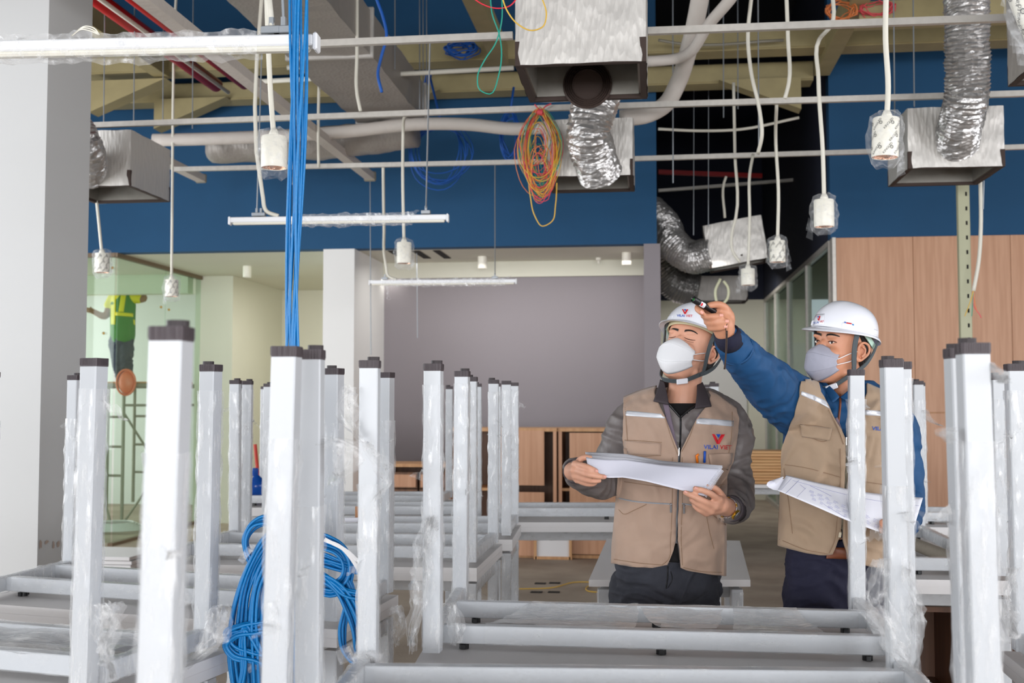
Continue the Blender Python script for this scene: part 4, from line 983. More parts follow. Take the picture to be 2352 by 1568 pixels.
# things lying on the desks
pq = lambda px, py, z: Pz(px, py, z)
a = pq(2092, 1246, .80); b_ = pq(2205, 1290, .80)
tag(MB().tube([a, a.lerp(b_, .5), b_], .026, 16).build('grey_tube', mat('grey insulation tube', (158, 148, 134), .8, bump=.3, bscale=60), smooth='auto'), 'grey foam tube lying across the upturned desk at right', 'tube')
def papers(label, px, py, z, w_, h_, rot, n=1, cat='paper'):
    q = pq(px, py, z); mb = MB(); rr = random.Random(int(px))
    rm = Matrix.Rotation(rot, 3, 'Z')
    mb.grid(lambda u, v: q+rm @ Vector(((u-.5)*w_, (v-.5)*h_, .004+.012*math.sin(u*5+v*3)**2)), 8, 6)
    return tag(mb.build('paper_sheet', 'paper', smooth=True, solid=.0008), label, cat)
papers('crumpled white paper on the fourth desk left of the cardboard', 790, 1200, .775, .14, .2, .3)
papers('small paper label lying on the fourth desk', 968, 1217, .775, .06, .05, .2)
papers('white paper sheet behind the blue cable coil', 600, 1218, .775, .12, .15, -.3)
q = pq(812, 1208, .79)
cbx = thing('cardboard_box', 'small torn cardboard box on the fourth desk', 'box', q)
M['card'] = mat('brown cardboard', (186, 136, 98), .8)
mb = MB(); mb.box(q+Vector((0, 0, .03)), (.12, .09, .004), .3); mb.build('flap', 'card', cbx)
mb = MB(); mb.box(q+Vector((0, -.05, .02)), (.13, .004, .05), .35); mb.build('printed_side', 'paper', cbx)
mb = MB(); mb.box(q+Vector((.02, .05, .05)), (.05, .004, .08), .2); mb.build('standing_flap', 'card', cbx)
mb = MB()
t = text_mesh('xxx xx xxxx', .012) if False else None
# brown bookcase below the right desk
x0 = P(2108, 1450, 4.25).x-.27; bc = thing('bookcase', 'dark brown open bookcase standing below the right desk', 'bookcase', (x0+.4, 4.4, 0))
yb0, yb1 = P(2108, 1450, 4.2).y, P(2108, 1450, 4.2).y+.32; hb = .635
for (px_, w_) in ((0, .02), (.40, .02), (.80, .02)): MB().box((x0+px_, (yb0+yb1)/2, hb/2), (w_, yb1-yb0, hb)).build('upright_panel', 'walnut', bc)
for z in (.03, .30, hb-.01): MB().box((x0+.4, (yb0+yb1)/2, z), (.8, yb1-yb0-.01, .02)).build('shelf', 'walnut', bc)
MB().box((x0+.4, yb1, hb/2), (.8, .01, hb)).build('back_panel', 'walnut', bc)
# ================================================================ cabinets and small things at the back
def cab_frame(root, x0, x1, y0, y1, z0, z1, t=.03, back=True):
    MB().box((x0+t/2, (y0+y1)/2, (z0+z1)/2), (t, y1-y0, z1-z0)).build('side_panel', 'oak', root)
    MB().box((x1-t/2, (y0+y1)/2, (z0+z1)/2), (t, y1-y0, z1-z0)).build('side_panel', 'oak', root)
    MB().box(((x0+x1)/2, (y0+y1)/2-.005, z1-t/2+.001), (x1-x0+.01, y1-y0+.01, t)).build('top_panel', 'oak_edge', root)
    MB().box(((x0+x1)/2, (y0+y1)/2, z0+t/2), (x1-x0-.002, y1-y0-.02, t)).build('bottom_panel', 'oak_edge', root)
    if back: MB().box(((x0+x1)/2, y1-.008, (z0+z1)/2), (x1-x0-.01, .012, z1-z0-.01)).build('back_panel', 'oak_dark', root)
yc = 10.05; D_ = .42
def X(px, y=yc): return Py(px, 980, y).x
zc = Py(1200, 983, yc).z
c1 = thing('tall_cabinet', 'light oak cabinet with open niche, left half of the tall wood cabinets', 'cabinet', ((X(1040)+X(1280))/2, yc, 0))
cab_frame(c1, X(1028), X(1278), yc, yc+D_, 0, zc)
MB().box(((X(1150)+X(1250))/2, yc-.006, (zc+.62)/2+.0), (X(1250)-X(1150), .02, zc-.66)).build('door', 'oak', c1)
MB().box(((X(1150)+X(1250))/2, yc-.006, .30), (X(1250)-X(1150), .02, .56)).build('door', 'oak', c1)
MB().box((X(1148), yc+D_/2, zc/2), (.02, D_-.02, zc-.06)).build('divider', 'oak', c1)
MB().box(((X(1028)+X(1148))/2, yc+D_/2, .60), (X(1148)-X(1028)-.03, D_-.04, .025)).build('shelf', 'oak_edge', c1)
c2 = thing('tall_cabinet', 'light oak cabinet right half of the tall wood cabinets beside the man', 'cabinet', ((X(1282)+X(1500))/2, yc+.1, 0))
cab_frame(c2, X(1282), X(1500), yc+.02, yc+.05+D_, 0, zc+.0)
MB().box(((X(1308)+X(1500))/2, yc+.012, zc/2), (X(1500)-X(1308), .02, zc-.08)).build('door', 'oak', c2)
MB().box(((X(1282)+X(1308))/2, yc+.2, .60), (X(1308)-X(1282), .3, .025)).build('shelf', 'oak_edge', c2)
yd = 10.3; zd = Py(960, 1065, yd).z
c3 = thing('drawer_cabinet', 'low oak cabinet with rows of drawers under the grey wall', 'cabinet', (X(970, yd), yd, 0))
xa_, xb_ = X(880, yd), X(1030, yd); cab_frame(c3, xa_, xb_, yd, yd+.42, 0, zd)
nx = [xa_+.02, X(962, yd), xb_-.02]
for j in range(4):
    z0 = zd-.07-.155*(j+1); 
    for i in range(2):
        a, b_ = nx[i]+.02, nx[i+1]-.02
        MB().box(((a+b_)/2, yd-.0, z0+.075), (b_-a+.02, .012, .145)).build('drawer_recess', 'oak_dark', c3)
        MB().box(((a+b_)/2, yd-.012, z0+.07), (b_-a-.005, .018, .115)).build('drawer_front', 'oak', c3)
# wood framed white panel and pale box at the foot of the cabinets
q = Pz(1270, 1284, 0); fr = thing('framed_panel', 'white panel in a small wooden frame on the floor behind the desks', 'panel', (q.x, q.y, 0))
w_ = .31; h_ = .32
for (dx, dz, sx, sz) in ((0, .012, w_, .024), (0, h_, w_, .024), (-w_/2, h_/2, .024, h_), (w_/2, h_/2, .024, h_)): MB().box((q.x+dx, q.y, dz+.0), (sx, .03, sz)).build('frame_rail', 'oak_edge', fr)
MB().box((q.x, q.y+.008, h_/2), (w_-.02, .008, h_-.02)).build('white_sheet', 'white_board', fr)
q = Pz(1205, 1268, 0); tag(MB().box((q.x, q.y+.1, .15), (.42, .2, .3), bev=.004).build('floor_box', 'white_board'), 'plain pale box on the floor below the tall oak cabinet', 'box')
# stack of grey panels on the floor at left
q = P(300, 1300, 7.6); st = thing('panel_stack', 'stack of pale laminate panels on the floor behind the left desks', 'panels', (q.x-.25, q.y, 0))
rs = random.Random(3); n = 13; zt = P(270, 1279, 7.6).z
for i in range(n):
    z = zt*(i+.5)/n; MB().box((q.x-.35+rs.uniform(-.012, .012), q.y+.25, z), (.7, .5, zt/n-.003), rs.uniform(-.01, .01), .002).build('panel', 'white_board', st)
# blue water bottle and broom
q = P(590, 1120, 6.95); zb0 = .0
M['blue_plastic'] = mat('clear blue plastic', (20, 90, 190), .2, trans=.3)
wbq = thing('water_bottle', 'large blue water bottle behind the left desk legs', 'bottle', (q.x, q.y, ZT))
sc = 6.95/2600
zb0 = P(590, 1150, 6.95).z
MB().lathe((q.x, q.y, zb0), [(.002, 0), (.045, 0), (.055, .02), (.052, .05), (.06, .08), (.062, .10), (.05, .125), (.018, .15), (.016, .155)], 24, cap=False).build('body', 'blue_plastic', wbq, smooth=True)
MB().lathe((q.x-.012, q.y, zb0+.15), [(.018, 0), (.02, .005), (.02, .045), (.016, .05), (.002, .05)], 18, cap=False).build('neck_cap', 'blue_plastic', wbq, smooth='auto')
tag(MB().cyl(P(593, 1095, 7.2)+(P(593, 1095, 7.2)-P(586, 1020, 7.2))*4.35, P(586, 1020, 7.2), .011, 10).build('broom_handle', mat('red broom handle', (190, 50, 30), .4)), 'red broom handle standing behind the blue water bottle', 'broom')

# ================================================================ scaffold in the glass room
yz = 12.0
def G(px, py, y=yz): return Py(px, py, y)
scf = thing('scaffold', 'small steel scaffold tower behind the green glass', 'scaffold', G(300, 1200))
xl, xr_, xm = G(247, 1000).x, G(283, 1000).x, G(350, 1000).x
ztop = G(283, 885).z
def pole(p, q, r_=.02): MB().cyl(p, q, r_, 8).build('tube', 'dark_metal', scf)
for yy in (yz, yz+.65):
    pole((xr_, yy, 0), (xr_, yy, ztop)); pole((min(xr_+1.2, xgl-.12), yy, 0), (min(xr_+1.2, xgl-.12), yy, ztop))
    pole((xl-.0, yy, ztop-1.35), (xl, yy, ztop)); 
    for z in (ztop-.35, ztop-.68, ztop-1.0): pole((xl, yy, z), (xr_, yy, z), .014)
    pole((xl-.3, yy, ztop), (min(xr_+1.2, xgl-.12), yy, ztop), .026); pole((xr_, yy, ztop-.22), (min(xr_+1.2, xgl-.12), yy, ztop-.22), .014)
pole((xr_, yz, ztop-.3), (xr_+.3, yz+.3, ztop-.95), .014); pole((xr_, yz, ztop-1.55), (xr_+.3, yz+.3, ztop-.95), .014)
pole((xl, yz, ztop-1.35), (xl+.05, yz, ztop-1.5), .014); pole((xl+.05, yz, ztop-1.5), (xr_, yz, ztop-1.62), .014)
MB().box(((xl-.3+xgl-.12)/2, yz+.32, ztop+.03), (xgl-.12-xl+.3, .45, .03), bev=.004).build('platform', 'oak_edge', scf)
q = G(292, 878, yz-.03)
hm = thing('hanging_helmet', 'orange hard hat hanging on the scaffold below the worker', 'helmet', q)
M['orange'] = mat('orange plastic', (232, 120, 84), .4)
mb = MB().ball(q, (.10, .06, .13), 20, 12); 
mb.build('shell', 'orange', hm, smooth=True); MB().tube([q+Vector((math.cos(a)*.11, -.03, math.sin(a)*.14)) for a in [2*math.pi*j/24 for j in range(25)]], .012, 6).build('rim', 'orange', hm, smooth=True)
# coiled white cable on the floor of the glass room
mb = MB(); cq = Pz(262, 1215, .02)
for i in range(6): mb.tube([cq+Vector((math.cos(a)*(.35-.03*i), math.sin(a)*(.3-.02*i), .01+.012*i)) for a in [2*math.pi*j/30 for j in range(31)]], .008, 5, cap=False)
tag(mb.build('coiled_cable', 'white_board', smooth=True), 'loosely coiled white cable on the glass room floor', 'cable')
# ================================================================ people
M['skin1'] = mat('light tan skin', (226, 168, 140), .5, sss=.12, var=.10, vscale=14, bump=.05, bscale=250)
M['skin2'] = mat('tan skin', (208, 146, 114), .5, sss=.12, var=.10, vscale=14, bump=.05, bscale=250)
M['khaki'] = mat('khaki cotton twill', (184, 156, 137), .85, var=.12, vscale=7, bump=.42, bscale=13, bstretch=(1.2, 1.2, .6), sheen=.2)
M['khaki2'] = mat('olive khaki cotton twill', (174, 149, 124), .85, var=.12, vscale=7, bump=.42, bscale=13, bstretch=(1.2, 1.2, .6), sheen=.2)
M['khaki_seam'] = mat('khaki seam binding', (150, 122, 98), .85)
M['jacket_grey'] = mat('grey nylon jacket', (118, 110, 108), .48, var=.10, vscale=6, bump=.3, bscale=16)
M['jacket_blue'] = mat('petrol blue work jacket', (14, 74, 122), .7, var=.14, vscale=6, bump=.3, bscale=16)
M['collar_dark'] = mat('dark brown collar knit', (66, 58, 62), .8)
M['tee'] = mat('black cotton', (16, 14, 16), .9)
M['denim'] = mat('dark washed denim', (38, 40, 48), .85, rgb2=(66, 68, 78), vscale=5, bump=.2, bscale=300)
M['navy_cloth'] = mat('navy trousers', (26, 26, 52), .85, var=.2, vscale=6, bump=.1, bscale=200)
M['hair'] = mat('black hair', (24, 18, 16), .55, bump=.6, bscale=200, bstretch=(1, 1, .1))
M['helmet'] = mat('glossy white helmet shell', (238, 239, 246), .22, coat=.3)
M['cream'] = mat('cream sweatband', (228, 216, 176), .7)
M['mint'] = mat('mint helmet harness', (186, 216, 200), .6)
M['strap'] = mat('grey webbing', (78, 86, 90), .8, bump=.3, bscale=600)
M['mask_white'] = mat('white face mask fabric', (240, 240, 242), .75, bump=.05, bscale=400)
M['mask_grey'] = mat('grey face mask fabric', (170, 170, 184), .8, var=.08, vscale=40, bump=.06, bscale=400)
M['silver'] = mat('reflective silver tape', (222, 224, 230), .35, .15, bump=.1, bscale=60)
M['mesh_net'] = mat('purple grey mesh lining', (150, 134, 150), .8, bump=.6, bscale=700)
M['logo_red'] = mat('red logo print', (214, 30, 44), .6)
M['logo_blue'] = mat('blue logo print', (20, 84, 190), .6)
M['zip_grey'] = mat('pale grey zip teeth', (168, 174, 182), .5, .2)
M['zip_cream'] = mat('cream zip teeth', (214, 202, 176), .6)
M['steel'] = mat('polished steel', (220, 220, 224), .18, .9)
M['gold'] = mat('gold watch metal', (222, 176, 66), .2, .9)
M['lip'] = mat('eyelid crease', (92, 54, 44), .7)
M['nail'] = mat('pink nail', (232, 168, 152), .35)
M['eye'] = mat('eye white', (226, 214, 206), .2)
M['iris'] = mat('dark iris', (24, 14, 10), .1)
M['leather'] = mat('brown leather belt', (128, 72, 46), .5)
M['orange_pen'] = mat('orange pen', (245, 130, 30), .35)

def interp(tab, x):
    if x <= tab[0][0]: return tab[0][1]
    for (a, va), (b_, vb) in zip(tab, tab[1:]):
        if x <= b_: return va+(vb-va)*(x-a)/(b_-a)
    return tab[-1][1]
def fuse(mb, name, m, parent, voxel=.005, smooth=3, disp=None, extra=None, factor=.5):
    o = mb.build('tmp', m, None)
    md = o.modifiers.new('r', 'REMESH'); md.mode = 'VOXEL'; md.voxel_size = voxel; md.use_smooth_shade = True
    if smooth:
        ms = o.modifiers.new('s', 'SMOOTH'); ms.factor = factor; ms.iterations = smooth
    dg = bpy.context.evaluated_depsgraph_get(); me = bpy.data.meshes.new_from_object(o.evaluated_get(dg))
    bpy.data.objects.remove(o)
    n = len(me.vertices); co = np.empty(n*3, 'f'); me.vertices.foreach_get('co', co)
    if disp:
        no = np.empty(n*3, 'f'); me.vertices.foreach_get('normal', no)
        C_ = co.reshape(-1, 3); N_ = no.reshape(-1, 3)
        d = np.array([disp(Vector(p)) for p in C_], 'f'); C_ += N_*d[:, None]; co = C_.reshape(-1)
    off = parent_origin(parent); co = (co.reshape(-1, 3)-np.array(off, 'f')).reshape(-1).astype('f'); me.vertices.foreach_set('co', co)
    me.name = name; me.materials.clear(); me.materials.append(M[m]); me.shade_smooth(); me.update()
    o = bpy.data.objects.new(name, me); C.objects.link(o)
    if parent is not None: o.parent = parent
    return o
def limb(mb, pts, n=14, sub=5):
    """pts: (Vector, radius) -> tapering closed limb"""
    P_ = [Vector((*p, r)) if False else (Vector(p), r) for p, r in pts]
    path = smooth_path([p for p, r in P_], sub) if len(P_) > 2 else [P_[0][0].lerp(P_[1][0], i/4) for i in range(5)]
    rs = [r for p, r in P_]; k = len(path)-1; rr = []
    for i in range(k+1):
        t = i/k*(len(rs)-1); j = min(int(t), len(rs)-2); f = t-j; f = f*f*(3-2*f); rr.append(rs[j]*(1-f)+rs[j+1]*f)
    mb.tube(path, rr, n); mb.ball(path[0], rr[0]*.995, 12, 8); mb.ball(path[-1], rr[-1]*.995, 12, 8); return mb
def wrk(seed, amp, fx=9, fz=16):
    def f(p):
        q = Vector((p.x*fx, p.y*fx, p.z*fz))+Vector((seed*3.7, 0, 0)); q += noise.noise_vector(p*7+Vector((seed, 0, 0)))*1.6
        a = noise.noise(q); return amp*(1-2*abs(a)*1.6)*.8 + amp*.35*noise.noise(p*45)
    return f
def ribbon(mb, pts, nrm, w, th=.0018):
    rows = []
    for i, p in enumerate(pts):
        t = (pts[min(i+1, len(pts)-1)]-pts[max(0, i-1)]).normalized(); nn = nrm[i] if isinstance(nrm, list) else nrm(p)
        s_ = t.cross(nn).normalized(); ww = w[i] if isinstance(w, list) else w
        rows.append([p-s_*ww/2+nn*th, p+s_*ww/2+nn*th, p+s_*ww/2-nn*th, p-s_*ww/2-nn*th])
    mb.rings(rows); return mb
def bvh_of(*objs):
    vs, fs = [], []
    for o in objs:
        off = parent_origin(o.parent)+o.location if o.parent else o.location; b0 = len(vs)
        vs += [v.co+off for v in o.data.vertices]; fs += [tuple(i+b0 for i in p.vertices) for p in o.data.polygons]
    return BVHTree.FromPolygons(vs, fs)
LIFT = {}
def cast(bv, px, py, off=.003, dflt=None):
    off = off+LIFT.get(id(bv), 0)
    r = ray(px, py).normalized(); h = bv.ray_cast(CAM, r)
    if h[0] is None: return P(px, py, dflt) if dflt else None
    return h[0]-r*off
far_bv = [None]
def patch(bv, quad, m, name, parent, nu=8, nv=6, off=.003, dflt=None, solid=.001, rnd=None):
    """quad TL TR BR BL in photo pixels, laid on a surface"""
    mb = MB(); last = [None]
    def f(u, v):
        a = (quad[0][0]+(quad[1][0]-quad[0][0])*u, quad[0][1]+(quad[1][1]-quad[0][1])*u); b_ = (quad[3][0]+(quad[2][0]-quad[3][0])*u, quad[3][1]+(quad[2][1]-quad[3][1])*u)
        x = a[0]+(b_[0]-a[0])*v; y = a[1]+(b_[1]-a[1])*v
        q = cast(bv, x, y, off, dflt)
        if q is None: q = last[0]
        if q is None:
            h = bv.find_nearest(P(x, y, 12.5 if bv is far_bv[0] else 3.6)); q = h[0]
        last[0] = q; return q
    mb.grid(f, nu, nv)
    return mb.build(name, m, parent, smooth=True, solid=solid)
def line_on(mb, bv, pts, r=.0012, off=.001, dflt=None, n=5, sub=6):
    pts = [(Vector((a, b_, 0))) for a, b_ in pts]; pp = smooth_path(pts, sub) if len(pts) > 2 else [pts[0].lerp(pts[1], i/sub) for i in range(sub+1)]
    q = [cast(bv, p.x, p.y, off, dflt) for p in pp]; q = [a for a in q if a is not None]
    if len(q) > 1: mb.tube(q, r, n)
    return mb
def text_on(bv, s, cx, cy, wpx, hpx, rot=0, off=.0025, m='logo_blue', bold=.02, shear=0, dflt=None, mirror=1, depth_comp=1):
    me = text_mesh(s, 1, bold=bold); xs = [v.co.x for v in me.vertices]; ys = [v.co.y for v in me.vertices]
    w_ = max(xs)-min(xs); h_ = max(ys)-min(ys); mx, my = (max(xs)+min(xs))/2, (max(ys)+min(ys))/2
    mb = MB(); vs = []; c, sn = math.cos(rot), math.sin(rot)
    bm = bmesh.new(); bm.from_mesh(me); bmesh.ops.triangulate(bm, faces=bm.faces); 
    for v in bm.verts:
        x = (v.co.x-mx)/w_*wpx; y = -(v.co.y-my)/h_*hpx; x2 = x*c-y*sn; y2 = x*sn+y*c
        q = cast(bv, cx+x2, cy+y2, off, dflt); vs.append(q if q is not None else P(cx+x2, cy+y2, dflt or 3.6))
    bm.verts.index_update(); mb.add(vs, [tuple(v.index for v in f.verts) for f in bm.faces]); bm.free(); bpy.data.meshes.remove(me); return mb
def logo(bv, parent, cx, cy, w_, rot=0, off=.0028, words=True, hsq=1.0, ww=None):
    c, sn = math.cos(rot), math.sin(rot)
    def pt(u, v): x = u*w_/2*hsq; y = -v*w_/2; return cast(bv, cx+x*c-y*sn, cy+x*sn+y*c, off)
    k = .62
    for nm, poly, m in (('logo_mark', [[(-1, .75), (-.60, .75), (-.05, -.25), (-.02, -.75), (-.22, -.75)], [(-.02, -.75), (-.05, -.25), (.42, .72), (1, .75), (.18, -.75)]], 'logo_red'), ('logo_triangle', [[(-.38, .75), (.32, .75), (.02, .15)]], 'logo_blue')):
        mb = MB()
        for pl in poly:
            q = [pt(a, b_) for a, b_ in pl]; q = [v-ray(1500, 900).normalized()*off*1.0 if v is not None else v for v in q]
            if all(x is not None for x in q): mb.add(q, [tuple(range(len(q)))])
        mb.build(nm, m, parent)
    if words:
        W = (ww or w_*1.9); y0 = w_*.62
        for s, dx, m, wd in (('VILAI', -.27, 'logo_blue', .50), ('VIET', .27, 'logo_red', .42)):
            mb = text_on(bv, s, cx+(dx*W)*c*hsq-y0*sn, cy+(dx*W)*sn+y0*c, wd*W*hsq, W*.15, rot, off, bold=.012)
            mb.build('logo_lettering', m, parent)

def head_parts(root, ctr, yaw, pitch, roll, skin, bodymb, helmet_kw, sc=1.0):
    """adds the head volume to bodymb; returns head matrix function"""
    f = (RGT*(-math.sin(yaw))-FH*math.cos(yaw))*math.cos(pitch)+Vector((0, 0, math.sin(pitch)))
    z = Vector((0, 0, 1)); x = z.cross(f).normalized()*-1; x = f.cross(z).normalized()
    # x must point to the person's left (image right when facing the camera)
    if x.dot(RGT) < 0: x = -x
    u = x.cross(f) if x.cross(f).z > 0 else f.cross(x)
    q = Matrix.Rotation(roll, 3, f); x = q @ x; u = q @ u
    H = lambda a, b_, c: ctr+(x*a+f*b_+u*c)*sc
    tab = [(-.128, .016, .076, .034), (-.120, .034, .084, .012), (-.10, .047, .089, -.012), (-.07, .057, .089, -.045), (-.04, .064, .088, -.068), (-.01, .069, .085, -.083), (.02, .073, .086, -.092), (.05, .076, .090, -.097), (.078, .072, .082, -.092), (.10, .058, .058, -.074), (.115, .034, .028, -.045), (.121, .01, .0, -.02)]
    rings = []; n = 28
    for (zz, w_, fr, bk) in tab:
        r_ = []
        for j in range(n):
            a = 2*math.pi*j/n; cx_, sy = math.cos(a), math.sin(a)
            e = .86 if sy > 0 else .95
            xx = math.copysign(abs(cx_)**e, cx_)*w_; cy_ = (fr+bk)/2; dy = (fr-bk)/2; yy = cy_+math.copysign(abs(sy)**e, sy)*dy
            r_.append(H(xx, yy, zz))
        rings.append(r_)
    bodymb.rings(rings)
    bodymb.ball(H(0, .092, -.028), (.014, .014, .022), 10, 8)             # nose
    bodymb.tube([H(0, .088, .012), H(0, .100, -.03)], [.007, .012], 10)
    for s_ in (-1, 1):
        bodymb.ball(H(s_*.034, .070, -.030), .024, 12, 8)                  # cheek
        bodymb.ball(H(s_*.03, .077, .030), (.022, .012, .010), 10, 6)      # brow
        bodymb.ball(H(s_*.046, .01, -.082), .018, 10, 6)                   # jaw corner
    return H, x, f, u
def ears(root, H, skin):
    for s_ in (-1, 1):
        mb = MB(); E = lambda y, z, o=0: H(s_*(.074+.010*max(0, (-y-.004)/.03)+.3*max(0, -y-.012)*.4+o), -.010+y, -.004+z)
        rim = [(.010, -.004, .004), (.012, .012, .006), (.006, .026, .009), (-.006, .031, .011), (-.018, .026, .013), (-.024, .012, .014), (-.022, -.004, .013), (-.014, -.018, .011), (-.004, -.030, .008), (.006, -.032, .005), (.010, -.024, .003)]
        pts = smooth_path([E(*q) for q in rim], 4); mb.tube(pts, .0042, 10); mb.ball(pts[0], .0042, 8, 6); mb.ball(pts[-1], .0045, 8, 6)
        mb.tube(smooth_path([E(-.004, .018, .007), E(-.014, .010, .009), E(-.014, -.004, .009), (E(-.006, -.016, .007))], 4), .0034, 8)
        n = 20; mb.rings([[E(-.005+math.cos(2*math.pi*j/n)*.018*k, -.002+math.sin(2*math.pi*j/n)*.029*k, o) for j in range(n)] for k, o in ((1, -.004), (1, .006), (.55, .0005))])
        mb.ball(E(.009, -.004, .002), (.006, .005, .009), 8, 6); mb.ball(E(.003, -.028, .004), .0075, 10, 8)
        fuse(mb, 'ear', skin, root, .0016, 4)
def carve(o, poly, dmax):
    off = parent_origin(o.parent); bm = bmesh.new(); bm.from_mesh(o.data); kill = []
    for v in bm.verts:
        w_ = v.co+off-CAM; dd = w_.dot(FWD)
        if w_.dot(FH) > dmax: continue
        x = 1176+FPX*w_.dot(RGT)/dd; y = 784-FPX*w_.dot(UPV)/dd; ins = False; n = len(poly)
        for i in range(n):
            x1, y1 = poly[i]; x2, y2 = poly[(i+1) % n]
            if (y1 > y) != (y2 > y) and x < (x2-x1)*(y-y1)/(y2-y1)+x1: ins = not ins
        if ins: kill.append(v)
    bmesh.ops.delete(bm, geom=kill, context='VERTS'); bm.to_mesh(o.data); bm.free()
def push_out(mb, bv, gap=.007):
    for q in mb.v:
        r = (q-CAM); L = r.length; r = r/L; h = bv.ray_cast(CAM, r)
        if h[0] is not None and h[3] < L+gap and h[3] > L-.16: q += r*(h[3]-gap-L)
def helmet(root, H0, X_, F_, U_, turn=0, tilt=0):
    ct, st = math.cos(turn), math.sin(turn); H = lambda a, b_, c: H0(a*ct-(b_+.008)*st, a*st+(b_+.008)*ct-.008, c)
    """hard hat in head space, with brim, ridge, harness"""
    hel = thing('hard_hat', root['hat_label'], 'helmet', H(0, 0, .1), None)
    def dome(k=1.0, ridge=True):
        rings = []; n = 56
        for i in range(17):
            t = i/16; ph = t*math.pi/2; zz = .058+.100*math.sin(ph); rr = math.cos(ph)**.72 if i < 16 else .02
            r_ = []
            for j in range(n):
                a = 2*math.pi*j/n; xx = .106*rr*math.cos(a); yy = -.008+.122*rr*math.sin(a)
                bump = 0
                if ridge:
                    bump = .005/(1+(xx/.030)**4)
                sx = xx*k; sy = (yy+.008)*k-.008; l = math.hypot(xx, yy+.008) or 1
                sx += xx/l*bump*.6*(1-t); sy += (yy+.008)/l*bump*(1-t*.6)
                r_.append(H(sx, sy, zz*k+(1-k)*.05+bump*t))
            rings.append(r_)
        return rings
    mb = MB(); rings = dome()
    mb.rings(rings, True, False); mb.add(rings[-1], [tuple(range(len(rings[0])))])
    inner = dome(.975, False); mb.rings(inner, True, False)
    # brim: visor in front, small lip round the rest
    rim = []; n = 56
    def lip(k0, dz, e):
        r_ = []
        for j in range(n):
            a = 2*math.pi*j/n; fr = max(0, math.sin(a)); bk = max(0, -math.sin(a))
            ext = .009+.036*fr**1.6+.008*bk**2
            rr = 1; xx = .106*math.cos(a); yy = -.008+.122*math.sin(a); l = math.hypot(xx, yy+.008)
            drop = -.004-.012*fr**2-.016*bk**1.5
            r_.append(H(xx*(1+ext*k0/l)*e, -.008+(yy+.008)*(1+ext*k0/l)*e, .058+drop*k0**1.3+dz))
        return r_
    mb.rings([lip(0, 0, 1), lip(.35, -.001, 1), lip(.7, -.002, 1), lip(.93, -.003, 1), lip(1, -.006, 1), lip(.93, -.0075, 1), lip(.6, -.006, 1), lip(.1, -.004, .985)], True, False)
    sh = mb.build('shell', 'helmet', hel, smooth='auto')
    # side ribs / accessory slots
    mb = MB()
    for s_ in (-1, 1):
        for (a0, w_) in ((46, .030), (-14, .028)):
            a = math.radians(a0); xx = .113*math.cos(a)*s_; yy = -.008+.138*math.sin(a); t_ = Vector((-math.sin(a)*s_, math.cos(a), 0))
            pts = []
            for k in range(5):
                aa = a+(k/4-.5)*w_/.11; pts.append((.1055*math.cos(aa)*s_, -.008+.1215*math.sin(aa)))
            rows = []
            for (x0, y0) in pts: rows.append([H(x0*1.0, y0*1.0, .061), H(x0*1.035, y0*1.03, .062), H(x0*1.025, y0*1.02, .076), H(x0*.975, y0*.975, .080)])
            mb.rings(rows)
    mb.build('side_slot', 'helmet', hel, smooth='auto')
    mb = MB(); n = 40
    mb.rings([[H(.092*math.cos(2*math.pi*j/n), -.006+.106*math.sin(2*math.pi*j/n), zz) for j in range(n)] for zz in (.050, .074)], True, False)
    mb.build('sweatband', 'cream', hel, smooth=True, solid=.003)
    mb = MB()
    for s_ in (-1, 1):
        ribbon(mb, [H(s_*(.096-.004*k), .01-.022*k, .060-.010*k) for k in range(5)], lambda p: X_*s_, .016)
    mb.build('harness', 'mint', hel)
    return hel, sh
def straps(hel, H, X_, F_, U_, bclip=True, side=1, drop=0):
    for s_ in (-1, 1):
        mb = MB(); o = Vector((0, 0, 0))
        pa = [(.094, .034, .056), (.087, .030, .02), (.083, .022, -.02), (.080, .010, -.055), (.075, .0, -.078)]
        pb = [(.088, -.080, .046), (.090, -.062, .0), (.090, -.036, -.04), (.082, -.012, -.068), (.073, .010, -.088)]
        pc = [(.075, .0, -.078), (.062, .026, -.104-drop*.3), (.040, .052, -.132-drop*.7), (.015, .066, -.142-drop), (-.002, .068, -.143-drop)]
        for pth, w_ in ((pa, .017), (pb, .013), (pc, .016)):
            sp = smooth_path([Vector((a*s_, b_, c)) for a, b_, c in pth], 5)
            pts = [H(*q) for q in sp]
            nr = []
            for q in sp:
                v = Vector((q.x, (q.y-.0)*.6, (q.z+.05)*(.9 if q.z < -.08 else 0))).normalized(); nr.append((X_*v.x+F_*v.y+U_*v.z).normalized())
            ribbon(mb, pts, nr, w_)
        mb.build('chin_strap', 'strap', hel)
    # buckle
    mb = MB(); s_ = side
    a, b_ = H(.050*s_, .042, -.124-drop*.6), H(.024*s_, .064, -.142-drop)
    v = (X_*s_*.6+F_*.5-U_*.5).normalized()
    mb.beam(a+v*.004, b_+v*.004, .018, .008, v, .002); mb.build('buckle', 'helmet', hel)
